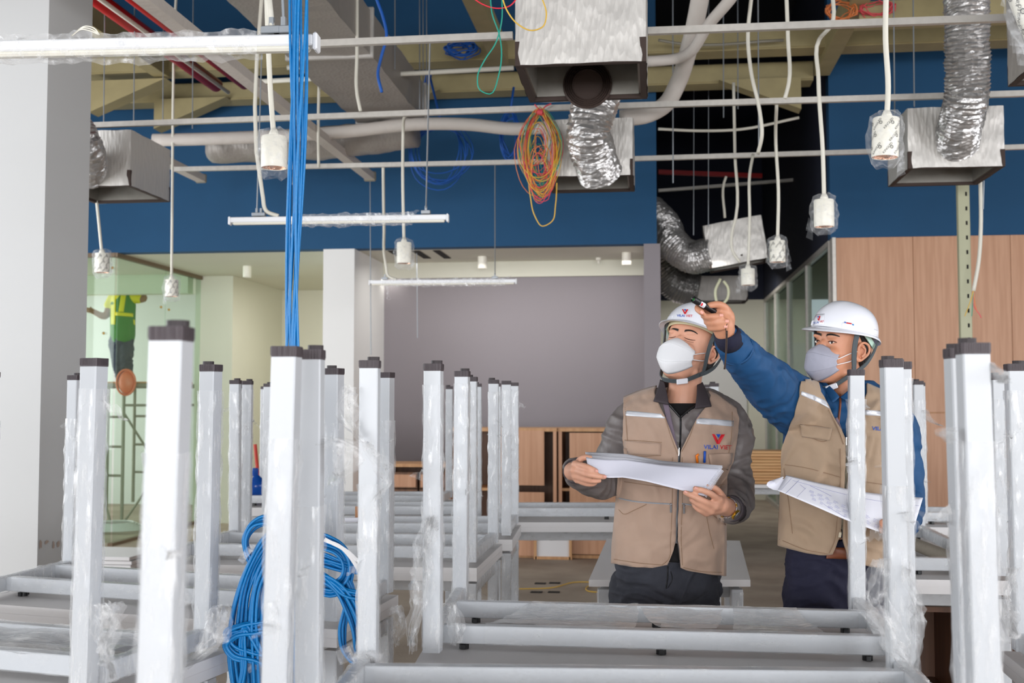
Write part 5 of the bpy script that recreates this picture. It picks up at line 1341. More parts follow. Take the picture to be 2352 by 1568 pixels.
def mask(root, H, X_, F_, U_, m, label, seam=True):
    mk = thing('face_mask', label, 'mask', H(0, .1, -.05), None)
    def S_(u, v):
        ph = u*(.98+.05*math.sin(v*math.pi*2.2)**2); zt = .000-.030*abs(u)**1.25; zb = -.128+.050*abs(u)**1.6
        # side edge steps in towards the ears
        z = zt+(zb-zt)*v
        B = .032*(math.sin(min(1, v/.28)*math.pi/2)*math.sin(min(1, (1-v)/.24)*math.pi/2))**.8
        c = max(0, math.cos(ph)); x = math.sin(ph)*.080*(1-.10*abs(2*v-1)**2); y = .022+c*.074+B*c**.9-.03*max(0, v-.75)
        return H(x, y, z)
    mb = MB(); mb.grid(lambda u, v: S_(u*2-1, v), 36, 30); mb.build('mask_body', m, mk, smooth=True, solid=.0015)
    mb = MB()
    for vv in (.27, .78):
        pts = [S_(u/20-1, vv)+ (F_*.0012) for u in range(41)]; mb.tube(pts, .0009, 4)
    mb.build('stitched_seam', m, mk)
    mb = MB()
    for s_ in (-1, 1):
        for vv, ez in ((.32, .008), (.70, -.036)):
            a = S_(s_, vv); mb.tube(smooth_path([a, H(s_*.0765, .012, -.022+(vv-.5)*-.07), H(s_*.0785, .001, -.016+(vv-.5)*-.06)], 4), .0014, 6)
    mb.build('ear_loop', 'mask_white', mk, smooth=True)
    return mk, S_
def face(root, H, X_, F_, U_, closed, skinbv):
    def on(x, z, off=.001, y0=.2):                                  # nearest skin point in front of (x, z)
        o = H(x, y0, z); h = skinbv.ray_cast(o, -F_); return (h[0]+F_*off) if h[0] is not None else H(x, .09, z)
    for s_ in (-1, 1):
        mb = MB(); n = 14; rows = []
        for i in range(n+1):                                          # eyebrow
            t = i/n; x = s_*(.012+.040*t); z = .031+.006*math.sin(t*math.pi*.75)-.003*t; w_ = .0032*(1-t)**.5+.0010
            rows.append([on(x, z-w_, .0012), on(x, z, .0028), on(x, z+w_, .0012)])
        mb.rings(rows, False, False); mb.build('eyebrow', 'hair', root, smooth=True)
        if closed:
            mb = MB(); pts = [on(s_*(.016+.033*t/10), .0085-.0035*math.sin(t/10*math.pi)+.001*t/10, .0006) for t in range(11)]; mb.tube(pts, [.0008+.0007*math.sin(i/10*math.pi) for i in range(11)], 6); mb.build('closed_eyelid_line', 'lip', root, smooth=True)
            mb = MB(); pts = [on(s_*(.018+.028*t/10), .001-.003*math.sin(t/10*math.pi), .0002) for t in range(11)]; mb.tube(pts, .0006, 5); mb.build('eyelid_crease', 'lip', root, smooth=True)
        else:
            c = on(s_*.032, .009, -.0035)
            MB().ball(c, (.0115, .0050, .0052), 16, 10).build('eyeball', 'eye', root, smooth=True)
            g = c+F_*.0034-X_*.001; MB().ball(g, .0046, 14, 8).build('iris', 'iris', root, smooth=True)
            for up, nm in ((1, 'upper_eyelid'), (-1, 'lower_eyelid')):
                mb = MB(); pts = [on(s_*(.0185+.027*t/10), .009+up*(.0042 if up > 0 else .0034)*math.sin(t/10*math.pi)**.8+.0015*t/10, .0012) for t in range(11)]
                mb.tube(pts, .0016 if up > 0 else .0016, 6); mb.build(nm, 'lip' if up > 0 else root['skin'], root, smooth=True)
def hair(root, H):
    mb = MB(); n = 30; rings = []
    for (zz, w_, fr, bk) in ((-.055, .060, -.045, -.072), (-.03, .070, -.035, -.084), (0, .076, -.03, -.095), (.025, .0795, .01, -.101), (.045, .081, .05, -.104), (.07, .080, .088, -.103), (.095, .068, .07, -.088)):
        r_ = []
        for j in range(n):
            a = 2*math.pi*j/n; cy_ = (fr+bk)/2; dy = (fr-bk)/2
            r_.append(H(math.cos(a)*w_, cy_+math.sin(a)*dy, zz))
        rings.append(r_)
    mb.rings(rings); return mb.build('hair', 'hair', root, smooth=True)
def finger(mb, pts, r0=.0098, r1=.0078):
    n = len(pts); limb(mb, [(p, r0+(r1-r0)*i/(n-1)) for i, p in enumerate(pts)], 10, 5)
def nail(root, p, nrm, dirv, w_=.0045, l=.005):
    nrm = nrm.normalized(); d = (dirv-nrm*dirv.dot(nrm)).normalized(); s_ = d.cross(nrm)
    mb = MB(); mb.grid(lambda u, v: p+s_*(u-.5)*2*w_*.9+d*(v-.5)*2*l+nrm*(.0012-.0022*(2*u-1)**2), 6, 5); return mb.build('fingernail', 'nail', root, smooth=True)

def vest_panel(side_pts, P_, cfg, nu=26, nv=60, back=False):
    """cfg: inn/out edge tables (y->px), hem/top y by s, c(y) centre, a(y) half width px, b(v) depth m, d0"""
    def f(u, v):
        s_ = math.sin(u*math.pi/2) if cfg.get('sinus', True) else u
        yh = cfg['hem'](s_); yt = cfg['top'](s_); y = yh+(yt-yh)*v
        xi, xo = interp(cfg['inn'], y), interp(cfg['out'], y); px = xi+(xo-xi)*s_
        c, a = interp(cfg['c'], y), interp(cfg['a'], y)
        q = min(1, abs((px-c)/a)); bb = interp(cfg['b'], y)*(1-q**2.3)**(1/2.3)
        # towards the shoulder line the cloth curves back over the body
        e = min(1, (y-yt)/60); bb *= math.sin(max(0, e)*math.pi/2)**.6
        return P(px, y, cfg['d0']-(bb if not back else -bb))
    return f

# ---------------------------------------------------------------- man with the booklet
def man_one():
    d0 = 3.85
    root = thing('person', 'man in grey jacket and khaki vest holding a white booklet, eyes closed, white mask', 'person', (P(1540, 1500, d0).x, P(1540, 1500, d0).y, 0))
    root['hat_label'] = 'white hard hat on the man holding the booklet'; root['skin'] = 'skin1'
    Q = lambda px, py, t=0: P(px, py, d0-t)
    # torso surface tables (photo rows)
    c_ = [(880, 1568), (950, 1562), (1050, 1556), (1150, 1543), (1250, 1538), (1320, 1534)]
    a_ = [(880, 150), (930, 148), (1000, 150), (1060, 138), (1150, 127), (1250, 130), (1330, 132)]
    b_ = [(880, .09), (930, .115), (1000, .135), (1080, .135), (1160, .13), (1250, .125), (1330, .12)]
    skin = MB()
    H, X_, F_, U_ = head_parts(root, Q(1583, 803, .02), math.radians(33), math.radians(22), math.radians(-8), 'skin1', skin, {}, 1.0)
    limb(skin, [(H(0, -.022, -.07), .056), (Q(1572, 890, .01), .056), (Q(1566, 935, -.01), .066)], 18)
    limb(skin, [(Q(1566, 930, -.03), .07), (Q(1560, 1000, 0), .10), (Q(1550, 1100, 0), .095), (Q(1540, 1230, 0), .09), (Q(1530, 1300, 0), .075)], 18)
    limb(skin, [(Q(1456, 960), .040), (Q(1395, 1100, .02), .042), (Q(1330, 1085, .20), .030)])
    limb(skin, [(Q(1680, 966), .040), (Q(1692, 1118, .03), .042), (Q(1676, 1166, .20), .031)])
    for sx in (-1, 1):
        limb(skin, [(Q(1534+sx*55, 1350), .06), (Vector((Q(1534+sx*62, 1500).x, Q(1534, 1500).y, .46)), .055), (Vector((Q(1534+sx*66, 1500).x, Q(1534, 1500).y+.02, .10)), .04)])
        ft = Vector((Q(1534+sx*66, 1500).x, Q(1534, 1500).y, .035)); limb(skin, [(ft+FH*.05, .035), (ft-FH*.12, .03)])
    # right hand (left in the picture) holding the booklet's left end
    limb(skin, [(Q(1320, 1084, .21), .029), (Q(1316, 1082, .25), .030), (Q(1323, 1080, .295), .026)])
    for a, r in (((1322, 1066, .312), .014), ((1318, 1079, .318), .014), ((1321, 1092, .314), .013), ((1326, 1102, .308), .012)): skin.ball(Q(*a), r, 10, 8); limb(skin, [(Q(1318, 1083, .255), .022), (Q(*a), r)])
    F1 = [Q(1324, 1066, .315), Q(1340, 1069, .352), Q(1356, 1075, .366), Q(1368, 1081, .368)]
    F2 = [Q(1320, 1079, .320), Q(1352, 1089, .366), Q(1371, 1093, .372), Q(1387, 1095, .368)]
    F3 = [Q(1322, 1092, .315), Q(1353, 1102, .352), Q(1366, 1104, .348), Q(1376, 1103, .338)]
    F4 = [Q(1327, 1102, .308), Q(1348, 1110, .336), Q(1358, 1111, .332), Q(1366, 1109, .322)]
    for q in (F1, F2, F3, F4): finger(skin, q, .0105, .0088)
    finger(skin, [Q(1325, 1068, .27), Q(1334, 1054, .295), Q(1344, 1050, .305), Q(1356, 1052, .310)], .0115, .0095)
    # left hand (right in the picture)
    limb(skin, [(Q(1678, 1167, .19), .030), (Q(1668, 1164, .245), .030), (Q(1655, 1158, .30), .029)])
    for a, r in (((1650, 1147, .338), .0145), ((1641, 1162, .345), .0145), ((1631, 1173, .338), .0135), ((1622, 1178, .330), .012)): skin.ball(Q(*a), r, 10, 8); limb(skin, [(Q(1664, 1162, .27), .024), (Q(*a), r)])
    G1 = [Q(1650, 1147, .340), Q(1627, 1131, .378), Q(1611, 1125, .384), Q(1597, 1122, .382)]
    G2 = [Q(1641, 1162, .346), Q(1607, 1146, .380), Q(1590, 1138, .378), Q(1574, 1131, .368)]
    G3 = [Q(1631, 1173, .340), Q(1601, 1155, .368), Q(1592, 1149, .358), Q(1588, 1146, .340)]
    G4 = [Q(1622, 1179, .330), Q(1603, 1167, .354), Q(1597, 1162, .344), Q(1594, 1157, .33)]
    for q in (G1, G2, G3, G4): finger(skin, q, .0112, .009)
    finger(skin, [Q(1664, 1148, .27), Q(1652, 1130, .30), Q(1640, 1120, .318), Q(1625, 1117, .325)], .0125, .0098)
    body = fuse(skin, 'body', 'skin1', root, .0042, 3)
    tw = (CAM-Q(1550, 1100)).normalized()
    nail(root, Q(1370.5, 1081, .378), -FH+RGT*.35, RGT+Vector((0, 0, -.4))); nail(root, Q(1389.5, 1094.5, .377), -FH+RGT*.35, RGT+Vector((0, 0, -.1)))
    nail(root, Q(1599, 1121, .391), -FH-RGT*.2, RGT*-1+Vector((0, 0, .3))); nail(root, Q(1575, 1130, .377), -FH-RGT*.3, RGT*-1+Vector((0, 0, .6)))
    bv = bvh_of(body)
    face(root, H, X_, F_, U_, True, bv); hair(root, H); ears(root, H, 'skin1')
    hel, sh = helmet(root, H, X_, F_, U_, math.radians(-12)); straps(hel, H, X_, F_, U_, side=1)
    hb = bvh_of(sh)
    logo(hb, hel, 1573.5, 715.5, 15, .03, .0022, True, 1, 36)
    t_ = MB()
    patch(hb, [(1624, 755), (1638, 765), (1637, 774), (1625, 764)], 'helmet', 'sticker', hel, 4, 3, .001); patch(hb, [(1626, 757.5), (1636, 765), (1635, 770), (1626.5, 764)], 'logo_red', 'sticker_print', hel, 3, 2, .0018)
    patch(hb, [(1624.5, 755), (1629, 758), (1628, 760), (1624.8, 758)], 'logo_blue', 'sticker_print', hel, 2, 2, .002)
    mask(root, H, X_, F_, U_, 'mask_white', 'white pleated face mask worn by the man with the booklet')
    # jacket
    def ringpt(px_s, y, k, kb):
        c, a, b2 = interp(c_, y), interp(a_, y)*k, interp(b_, y)*kb; r = []
        for j in range(32):
            th = 2*math.pi*j/32; cx, sy = math.cos(th), math.sin(th); e = .87
            r.append(Q(c+math.copysign(abs(cx)**e, cx)*a, y, math.copysign(abs(sy)**e, sy)*b2))
        return r
    jk = MB(); rows = []
    for y, k, kb in ((1290, .97, .93), (1200, .95, .92), (1100, .95, .92), (1020, .95, .93), (960, .93, .93), (925, .86, .86), (905, .62, .74), (893, .42, .62)): rows.append(ringpt(0, y, k, kb))
    jk.rings(rows)
    limb(jk, [(Q(1462, 955), .066), (Q(1440, 985, 0), .069), (Q(1414, 1040, -.01), .062), (Q(1396, 1098, .02), .062), (Q(1362, 1098, .10), .060), (Q(1334, 1088, .17), .050), (Q(1322, 1082, .215), .043)], 18)
    limb(jk, [(Q(1668, 962), .066), (Q(1688, 1000, 0), .064), (Q(1686, 1060, .0), .056), (Q(1690, 1122, .03), .063), (Q(1690, 1150, .10), .062), (Q(1684, 1164, .16), .054), (Q(1679, 1168, .205), .046)], 18)
    jacket = fuse(jk, 'jacket', 'jacket_grey', root, .006, 4, wrk(1, .006, 10, 22))
    MB().tube([Q(1325, 1083, .20), Q(1321, 1082, .232), Q(1320, 1082, .240)], [.041, .0385, .036], 22, cap=False).build('cuff', 'collar_dark', jacket, smooth=True, solid=.004); mb = MB(); mb.tube([Q(1684, 1168, .19), Q(1679, 1168, .222), Q(1677, 1168, .23)], [.044, .0405, .038], 22, cap=False)
    mb.build('cuff', 'collar_dark', jacket, smooth=True, solid=.004)
    # vest panels
    cfg = dict(c=[(y, x) for y, x in c_], a=[(y, v+4) for y, v in a_], b=[(y, v+.014) for y, v in b_], d0=d0)
    L = dict(cfg); L['inn'] = [(880, 1510), (900, 1502), (925, 1512), (960, 1528), (1035, 1557), (1100, 1556), (1240, 1551), (1262, 1546), (1310, 1527)]; L['out'] = [(905, 1432), (960, 1432), (1010, 1430), (1060, 1436), (1090, 1420), (1160, 1414), (1250, 1406), (1330, 1403)]
    L['hem'] = lambda s: 1305-12*s**2-8*(1-s)**6; L['top'] = lambda s: 886+26*s**1.2
    Rr = dict(cfg); Rr['inn'] = [(885, 1618), (905, 1632), (925, 1628), (960, 1600), (1035, 1563), (1100, 1560), (1240, 1556), (1262, 1560), (1318, 1563)]; Rr['out'] = [(905, 1682), (960, 1696), (1010, 1692), (1060, 1683), (1090, 1672), (1160, 1668), (1250, 1668), (1330, 1667)]
    Rr['hem'] = lambda s: 1312+10*s-10*(1-s)**6; Rr['top'] = lambda s: 896+40*s**1.2
    vestmb = MB(); wv = wrk(5, .0055, 9, 7)
    vb = vest_panel(None, None, L); vestmb.grid(vb, 30, 80); vestmb.grid(vest_panel(None, None, Rr), 30, 80)
    for q in vestmb.v: q += -FH*(wv(q)*1.9+.004*noise.noise(q*22)+.007*noise.noise(Vector((q.x*16+q.z*5, 3, q.z*4))))
    push_out(vestmb, bvh_of(jacket))
    vest = vestmb.build('vest', 'khaki', root, smooth=True, solid=.004)
    bk = MB(); Bc = dict(cfg); Bc['inn'] = [(900, 1560), (1320, 1535)]
    for o_, hem in ((L, 1), (Rr, -1)):
        k = dict(o_); k['inn'] = [(880, 1566), (1320, 1535)]; k['top'] = (lambda s, f=o_['top']: f(s)); bk.grid(vest_panel(None, None, k, back=True), 16, 40)
    bk.build('vest_back', 'khaki', root, smooth=True, solid=.004)
    vb_ = bvh_of(vest); jb = bvh_of(jacket); ab = bvh_of(vest, jacket); LIFT[id(vb_)] = .0025; LIFT[id(ab)] = .0025
    # mesh inner panels, tee, collar
    patch(jb, [(1522, 925), (1535, 925), (1560, 1045), (1548, 1045)], 'mesh_net', 'mesh_lining', root, 6, 14, .006)
    patch(jb, [(1604, 950), (1614, 950), (1575, 1045), (1562, 1045)], 'mesh_net', 'mesh_lining', root, 6, 14, .006)
    carve(jacket, [(1524, 880), (1533, 920), (1563, 956), (1599, 930), (1606, 885), (1590, 860), (1540, 860)], d0-.02)
    tm = MB(); tm.rings([ringpt(0, y, k, kb) for y, k, kb in ((1010, .6, .80), (965, .55, .80), (940, .46, .76), (926, .36, .68))], True, False); tm.build('tshirt', 'tee', root, smooth=True)
    # stand collar
    for tl, tr_, br, bl in ((Q(1517, 872, .02), Q(1525, 876, .06), Q(1536, 929, .138), Q(1501, 921, .125)), (Q(1601, 884, .055), Q(1613, 878, .02), Q(1634, 933, .125), Q(1596, 938, .140))):
        mb = MB(); mb.grid(lambda u, v: (tl.lerp(tr_, u)).lerp(bl.lerp(br, u), v)-FH*(.012*math.sin(v*math.pi)+.004*math.sin(u*math.pi)), 8, 10); mb.build('collar', 'collar_dark', jacket, smooth=True, solid=.004)
    mb = MB(); rows = []
    for a in range(0, 21):
        th = math.pi*(a/20)*1.24+math.pi*.88+math.pi; c0 = Q(1565, 893, .0); up_ = Vector((0, 0, .030))
        rows.append([c0+RGT*math.cos(th)*.070-FH*math.sin(th)*-.066+Vector((0, 0, -.020)), c0+RGT*math.cos(th)*.064-FH*math.sin(th)*-.060+up_])
    mb.rings(rows, False, False); mb.build('collar', 'collar_dark', jacket, smooth=True, solid=.004)
    # jacket zip, vest zip, seams, tape
    mb = MB(); line_on(mb, jb, [(1533, 924), (1547, 940), (1562, 957)], .0042, .001, d0-.12); line_on(mb, jb, [(1564, 957), (1580, 943), (1598, 932)], .0042, .001, d0-.12); mb.build('zip_trim', 'black', jacket, smooth=True)
    mb = MB(); line_on(mb, jb, [(1563, 955), (1563, 990), (1561, 1040)], .0032, .003); mb.build('jacket_zip', 'black', jacket)
    mb = MB(); line_on(mb, ab, [(1559, 1036), (1557, 1100), (1555, 1180), (1552, 1246)], .0042, .003); mb.build('vest_zip', 'zip_grey', root)
    MB().beam(cast(ab, 1560, 1028, .008), cast(ab, 1559, 1046, .008), .0045, .002).build('zip_pull', 'steel', root)
    patch(vb_, [(1435, 942), (1527, 951), (1527, 961), (1436, 954)], 'silver', 'reflective_tape', root, 12, 3, .0025)
    patch(vb_, [(1601, 959), (1685, 966), (1684, 979), (1599, 973)], 'silver', 'reflective_tape', root, 12, 3, .0025)
    patch(vb_, [(1434, 1012), (1518, 1018), (1517, 1045), (1433, 1042)], 'khaki', 'pocket_flap', root, 10, 5, .006, solid=.005)
    patch(vb_, [(1628, 1043), (1682, 1040), (1678, 1080), (1632, 1068)], 'khaki', 'pocket_flap', root, 8, 5, .006, solid=.005)
    mb = MB()
    for pts in ([(1428, 1010), (1470, 1012), (1520, 1016)], [(1432, 1043), (1470, 1047), (1518, 1046)], [(1434, 1106), (1490, 1114), (1552, 1122)], [(1566, 1122), (1620, 1120), (1664, 1112)], [(1421, 1170), (1432, 1180), (1455, 1172), (1485, 1158)], [(1634, 1180), (1650, 1192), (1662, 1200)],
                [(1529, 960), (1540, 1000), (1557, 1044)], [(1598, 962), (1585, 1000), (1562, 1044)], [(1545, 1050), (1544, 1150), (1540, 1240), (1535, 1285), (1520, 1298)], [(1567, 1050), (1567, 1150), (1565, 1250), (1568, 1298)], [(1410, 1284), (1470, 1293), (1520, 1297)], [(1570, 1303), (1610, 1312), (1658, 1314)],
                [(1436, 935), (1440, 1000), (1444, 1050)], [(1682, 945), (1680, 1000), (1672, 1050)], [(1620, 1170), (1632, 1230), (1640, 1260)]):
        line_on(mb, vb_, pts, .0011, .002)
    mb.build('stitching', 'khaki_seam', root)
    mb = MB()
    line_on(mb, vb_, [(1422, 1144), (1450, 1150), (1500, 1155), (1538, 1157)], .0024, .002); line_on(mb, vb_, [(1566, 1156), (1600, 1161), (1618, 1163)], .0024, .002); mb.build('pocket_zip', 'zip_grey', root)
    for px, py in ((1541, 1158), (1571, 1160)):
        MB().ball(cast(vb_, px, py, .006), .005, 10, 6).beam(cast(vb_, px, py+3, .007), cast(vb_, px, py+19, .007), .007, .0025, bev=.0005).build('zip_pull', 'steel', root)
    logo(vb_, root, 1650, 1008, 30, .02, .003, True, 1, 64)
    # pens in the pocket
    tag(MB().tube([cast(vb_, 1602, 1062, .008), cast(vb_, 1600, 1046, .010), cast(vb_, 1605, 1043, .012)], .0042, 8).build('pen', 'orange_pen', None, smooth=True), 'orange pen in the vest pocket above the booklet', 'pen')
    tag(MB().tube([cast(vb_, 1618, 1062, .008), cast(vb_, 1619, 1036, .009)], .0040, 8).build('pen', 'logo_blue', None, smooth=True), 'blue capped pen in the vest pocket beside the orange pen', 'pen')
    tag(patch(jb, [(1533, 1024), (1545, 1027), (1546, 1048), (1538, 1047)], 'paper', 'paper_slip', None, 4, 4, .016), 'white paper slip tucked inside the vest at the zip', 'paper')
    # necklace
    mb = MB(); mb.tube([Q(1601, 895, .06), Q(1606, 905, .055), Q(1607, 918, .06)], .0016, 6); mb.build('necklace', 'steel', root)
    # jeans and shoes
    tr = MB(); zf = lambda px, z, dy=0: Vector((Q(px, 1500).x, Q(px, 1500).y+dy, z))
    rows = []
    for y, k, kb in ((1250, .9, .9), (1290, .92, .95), (1330, .93, 1), (1360, .93, 1.02), (1385, .80, .9)): rows.append(ringpt(0, y, k, kb*.95))
    tr.rings(rows)
    for sx in (-1, 1):
        limb(tr, [(Q(1527+sx*61, 1345), .092), (Q(1527+sx*64, 1420), .088), (zf(1527+sx*66, .46), .066), (zf(1527+sx*68, .09, .02), .052)], 18)
    fuse(tr, 'jeans', 'denim', root, .007, 4, wrk(8, .010, 8, 20))
    tb = bvh_of(bpy.data.objects['jeans'])
    mb = MB(); line_on(mb, tb, [(1534, 1300), (1533, 1330), (1530, 1352)], .0022, .001); line_on(mb, tb, [(1541, 1312), (1544, 1330), (1534, 1350)], .0012, .001); mb.build('fly_seam', 'black', root)
    patch(tb, [(1546, 1248), (1556, 1248), (1560, 1292), (1534, 1290)], 'tee', 'tshirt', root, 6, 8, .012)
    for sx in (-1, 1):
        ft = zf(1527+sx*68, .045); sm = MB(); limb(sm, [(ft+FH*.06, .048), (ft-FH*.02, .046), (ft-FH*.16, .036)], 14); sm.box(ft-FH*.05+Vector((0, 0, -.032)), (.09, .26, .025), YAW, .008)
        fuse(sm, 'shoe', 'black', root, .007, 2)
    # watch
    wt = thing('wrist_watch', 'steel and gold wrist watch on the left wrist below the booklet', 'watch', Q(1670, 1166, .235))
    ax = (Q(1650, 1155, .31)-Q(1678, 1167, .19)).normalized(); c0 = Q(1670, 1165.5, .238); e1 = ax.cross(Vector((0, 0, 1))).normalized(); e2 = ax.cross(e1)
    nlk = 22
    for k in range(nlk):
        a0 = 2*math.pi*k/nlk; o = e1*math.cos(a0)+e2*math.sin(a0); t2 = -e1*math.sin(a0)+e2*math.cos(a0)
        if k in (1,): pass
        rm = Matrix((t2, ax, o)).transposed(); MB().box(c0+o*.0325, (.0080, .014, .003), rm, .0008).build('bracelet_link', 'gold' if k % 4 == 0 else 'steel', wt)
    best = min(range(60), key=lambda k: ((c0+(e1*math.cos(k*.105)+e2*math.sin(k*.105))*.035)-(c0+RGT*.03-Vector((0, 0, .03))-FH*.03)).length); a0 = best*.105; o = e1*math.cos(a0)+e2*math.sin(a0)
    MB().lathe(c0+o*.032, [(.016, 0), (.0175, .003), (.017, .007), (.014, .008), (.001, .008)], 24, o).build('watch_case', 'gold', wt, smooth='auto')
    MB().lathe(c0+o*.0402, [(.0135, 0), (.001, .0005)], 24, o).build('watch_dial', 'steel', wt)
    # booklet
    bk = thing('booklet', 'thick white spiral-bound booklet held open in both hands', 'booklet', Q(1500, 1090, .34))
    TL, TR, BR, BL = (1344, 1038), (1662, 1070), (1617, 1139), (1352, 1088)
    def surf(u, v, off=0, flare=0):
        top = (TL[0]+(TR[0]-TL[0])*u, interp([(0, 1038), (.3, 1043), (.55, 1057), (.8, 1064), (1, 1070)], u)); bot = (BL[0]+(BR[0]-BL[0])*u, interp([(0, 1082), (.16, 1097), (.3, 1096), (.5, 1105), (.75, 1122), (1, 1139)], u))
        x = top[0]+(bot[0]-top[0])*v; y = top[1]+(bot[1]-top[1])*v
        t = .300+.052*v+.006*math.sin(u*9+v*3)*(1-.3*u)-.012*math.sin(u*math.pi)*(1-v)
        return Q(x, y-flare*(1-v), t-off)
    nsh = 6
    for k in range(nsh):
        mb = MB(); kk = k/(nsh-1)
        def pg(u, v):
            v0 = .26*(1-.72*u)*(1-kk)+.012*math.sin(u*7+k*2); return surf(u*(1-.004*((k*7) % 3)), v0+(1-v0)*v*.97, 0.0004*k+.0012)
        mb.grid(pg, 30, 8); mb.build('page', 'paper', bk, smooth=True, solid=.0005)
    mb = MB(); mb.grid(lambda u, v: surf(u, (.28-.19*u)+(1-.28+.19*u)*v, 0)-FH*.0006, 34, 10); mb.build('cover', 'paper_cover', bk, smooth=True, solid=.0008)
    mb = MB()
    a, b2 = surf(1, .12, .004, 0), surf(1, .98, .004, 0); d = (b2-a); dn = d.normalized(); s1 = (dn.cross(FH)).normalized(); pts = []
    for k in range(24*12+1):
        an = 2*math.pi*k/12; pts.append(a+d*(k/(24*12))+s1*math.cos(an)*.0085-FH*math.sin(an)*.0085)
    mb.tube(pts, .0013, 5); mb.build('spiral_binding', 'paper', bk, smooth=True)
    return root

# ---------------------------------------------------------------- man pointing with the laser
def man_two():
    d0 = 3.62
    root = thing('person', 'man in blue jacket and khaki vest pointing a laser pointer, grey mask', 'person', (P(1925, 1500, d0).x, P(1925, 1500, d0).y, 0))
    root['hat_label'] = 'white hard hat on the pointing man'; root['skin'] = 'skin2'
    Q = lambda px, py, t=0: P(px, py, d0-t)
    c_ = [(860, 1946), (930, 1944), (1050, 1936), (1150, 1930), (1250, 1922), (1320, 1920)]
    a_ = [(860, 150), (930, 150), (1000, 150), (1060, 146), (1150, 142), (1250, 138), (1330, 136)]
    b_ = [(860, .09), (930, .12), (1000, .14), (1080, .14), (1160, .135), (1250, .13), (1330, .12)]
    skin = MB()
    H, X_, F_, U_ = head_parts(root, Q(1930, 800, .02), math.radians(57), math.radians(8), math.radians(-6), 'skin2', skin, {}, .93)
    limb(skin, [(H(0, -.03, -.07), .056), (Q(1944, 885, .0), .057), (Q(1946, 930, -.01), .068)], 18)
    limb(skin, [(Q(1946, 930, -.03), .07), (Q(1940, 1000, 0), .10), (Q(1932, 1100, 0), .095), (Q(1925, 1230, 0), .09), (Q(1920, 1300, 0), .075)], 18)
    sh_, el, wr = Q(1855, 945, .0), Q(1748, 868, .20), Q(1672, 780, .38)
    limb(skin, [(sh_, .055), (el, .044), (wr, .030), (Q(1664, 757, .40), .030)])
    limb(skin, [(Q(2058, 960), .05), (Q(2080, 1130, .0), .042), (Q(2072, 1205, .2), .030)])
    for sx in (-1, 1):
        limb(skin, [(Q(1918+sx*52, 1350), .06), (Vector((Q(1918+sx*58, 1500).x, Q(1918, 1500).y, .46)), .055), (Vector((Q(1918+sx*62, 1500).x, Q(1918, 1500).y+.02, .10)), .04)])
        ft = Vector((Q(1918+sx*62, 1500).x, Q(1918, 1500).y, .035)); limb(skin, [(ft+FH*.05, .035), (ft-FH*.12, .03)])
    # fist round the pointer, palm side to the camera
    limb(skin, [(Q(1664, 762, .40), .030), (Q(1660, 744, .41), .033), (Q(1654, 728, .41), .030)])
    limb(skin, [(Q(1666, 752, .40), .026), (Q(1668, 728, .405), .025), (Q(1664, 714, .41), .020)])
    for k, (mcp, pip, dip, tip) in enumerate((
        ((1640, 716, .395), (1607, 704, .405), (1603, 710, .432), (1611, 717, .447)),
        ((1642, 728, .385), (1617, 724, .405), (1630, 727, .448), (1655, 725, .452)),
        ((1648, 742, .385), (1624, 739, .405), (1642, 741, .446), (1668, 738, .450)),
        ((1654, 754, .385), (1631, 752, .405), (1646, 753, .440), (1666, 750, .445)))):
        skin.ball(Q(*mcp), .015, 10, 8); limb(skin, [(Q(1662, 746, .40), .022), (Q(*mcp), .014)])
        finger(skin, [Q(*mcp), Q(*pip), Q(*dip), Q(*tip)], .0108, .0094)
    finger(skin, [Q(1668, 728, .41), Q(1666, 708, .425), Q(1650, 699, .436), Q(1630, 701, .44)], .0135, .0098)
    # left hand gripping the drawing
    limb(skin, [(Q(2074, 1200, .18), .029), (Q(2066, 1212, .24), .030), (Q(2056, 1212, .28), .026)])
    for k in range(4): finger(skin, [Q(2056-k*2, 1200+k*7, .29), Q(2040-k, 1198+k*7, .33), Q(2026, 1198+k*7, .335)], .0105, .009)
    finger(skin, [Q(2062, 1200, .26), Q(2050, 1188, .27), Q(2038, 1184, .27)], .012, .0095)
    body = fuse(skin, 'body', 'skin2', root, .0042, 3)
    nail(root, Q(1612, 717, .457), -FH, RGT*.7+Vector((0, 0, -.7))); nail(root, Q(1657, 723.5, .461), -FH, RGT); nail(root, Q(1670, 737, .459), -FH, RGT); nail(root, Q(1667, 749.5, .454), -FH, RGT)
    face(root, H, X_, F_, U_, False, bvh_of(body)); hair(root, H); ears(root, H, 'skin2')
    hel, sh = helmet(root, H, X_, F_, U_, math.radians(-4)); straps(hel, H, X_, F_, U_, side=1, drop=.004)
    hb = bvh_of(sh)
    patch(hb, [(1874, 722), (1894, 720), (1892, 746), (1862, 747)], 'helmet', 'sticker', hel, 6, 4, .001)
    logo(hb, hel, 1879.5, 731, 13.5, -.16, .0022, True, .85, 30)
    patch(hb, [(1939, 738), (1963, 743), (1962, 750), (1938, 745)], 'helmet', 'sticker', hel, 6, 3, .001); patch(hb, [(1944, 740), (1956, 742), (1956, 747), (1943, 745)], 'logo_red', 'sticker_print', hel, 4, 2, .0018)
    patch(hb, [(1939.5, 738.5), (1943, 739.2), (1943, 742), (1939.5, 741)], 'logo_blue', 'sticker_print', hel, 2, 2, .002); patch(hb, [(1957, 743.5), (1961.5, 744.5), (1961, 747.5), (1957, 746.5)], 'blue_cable', 'sticker_print', hel, 2, 2, .002)
    mask(root, H, X_, F_, U_, 'mask_grey', 'grey pleated face mask worn by the pointing man')
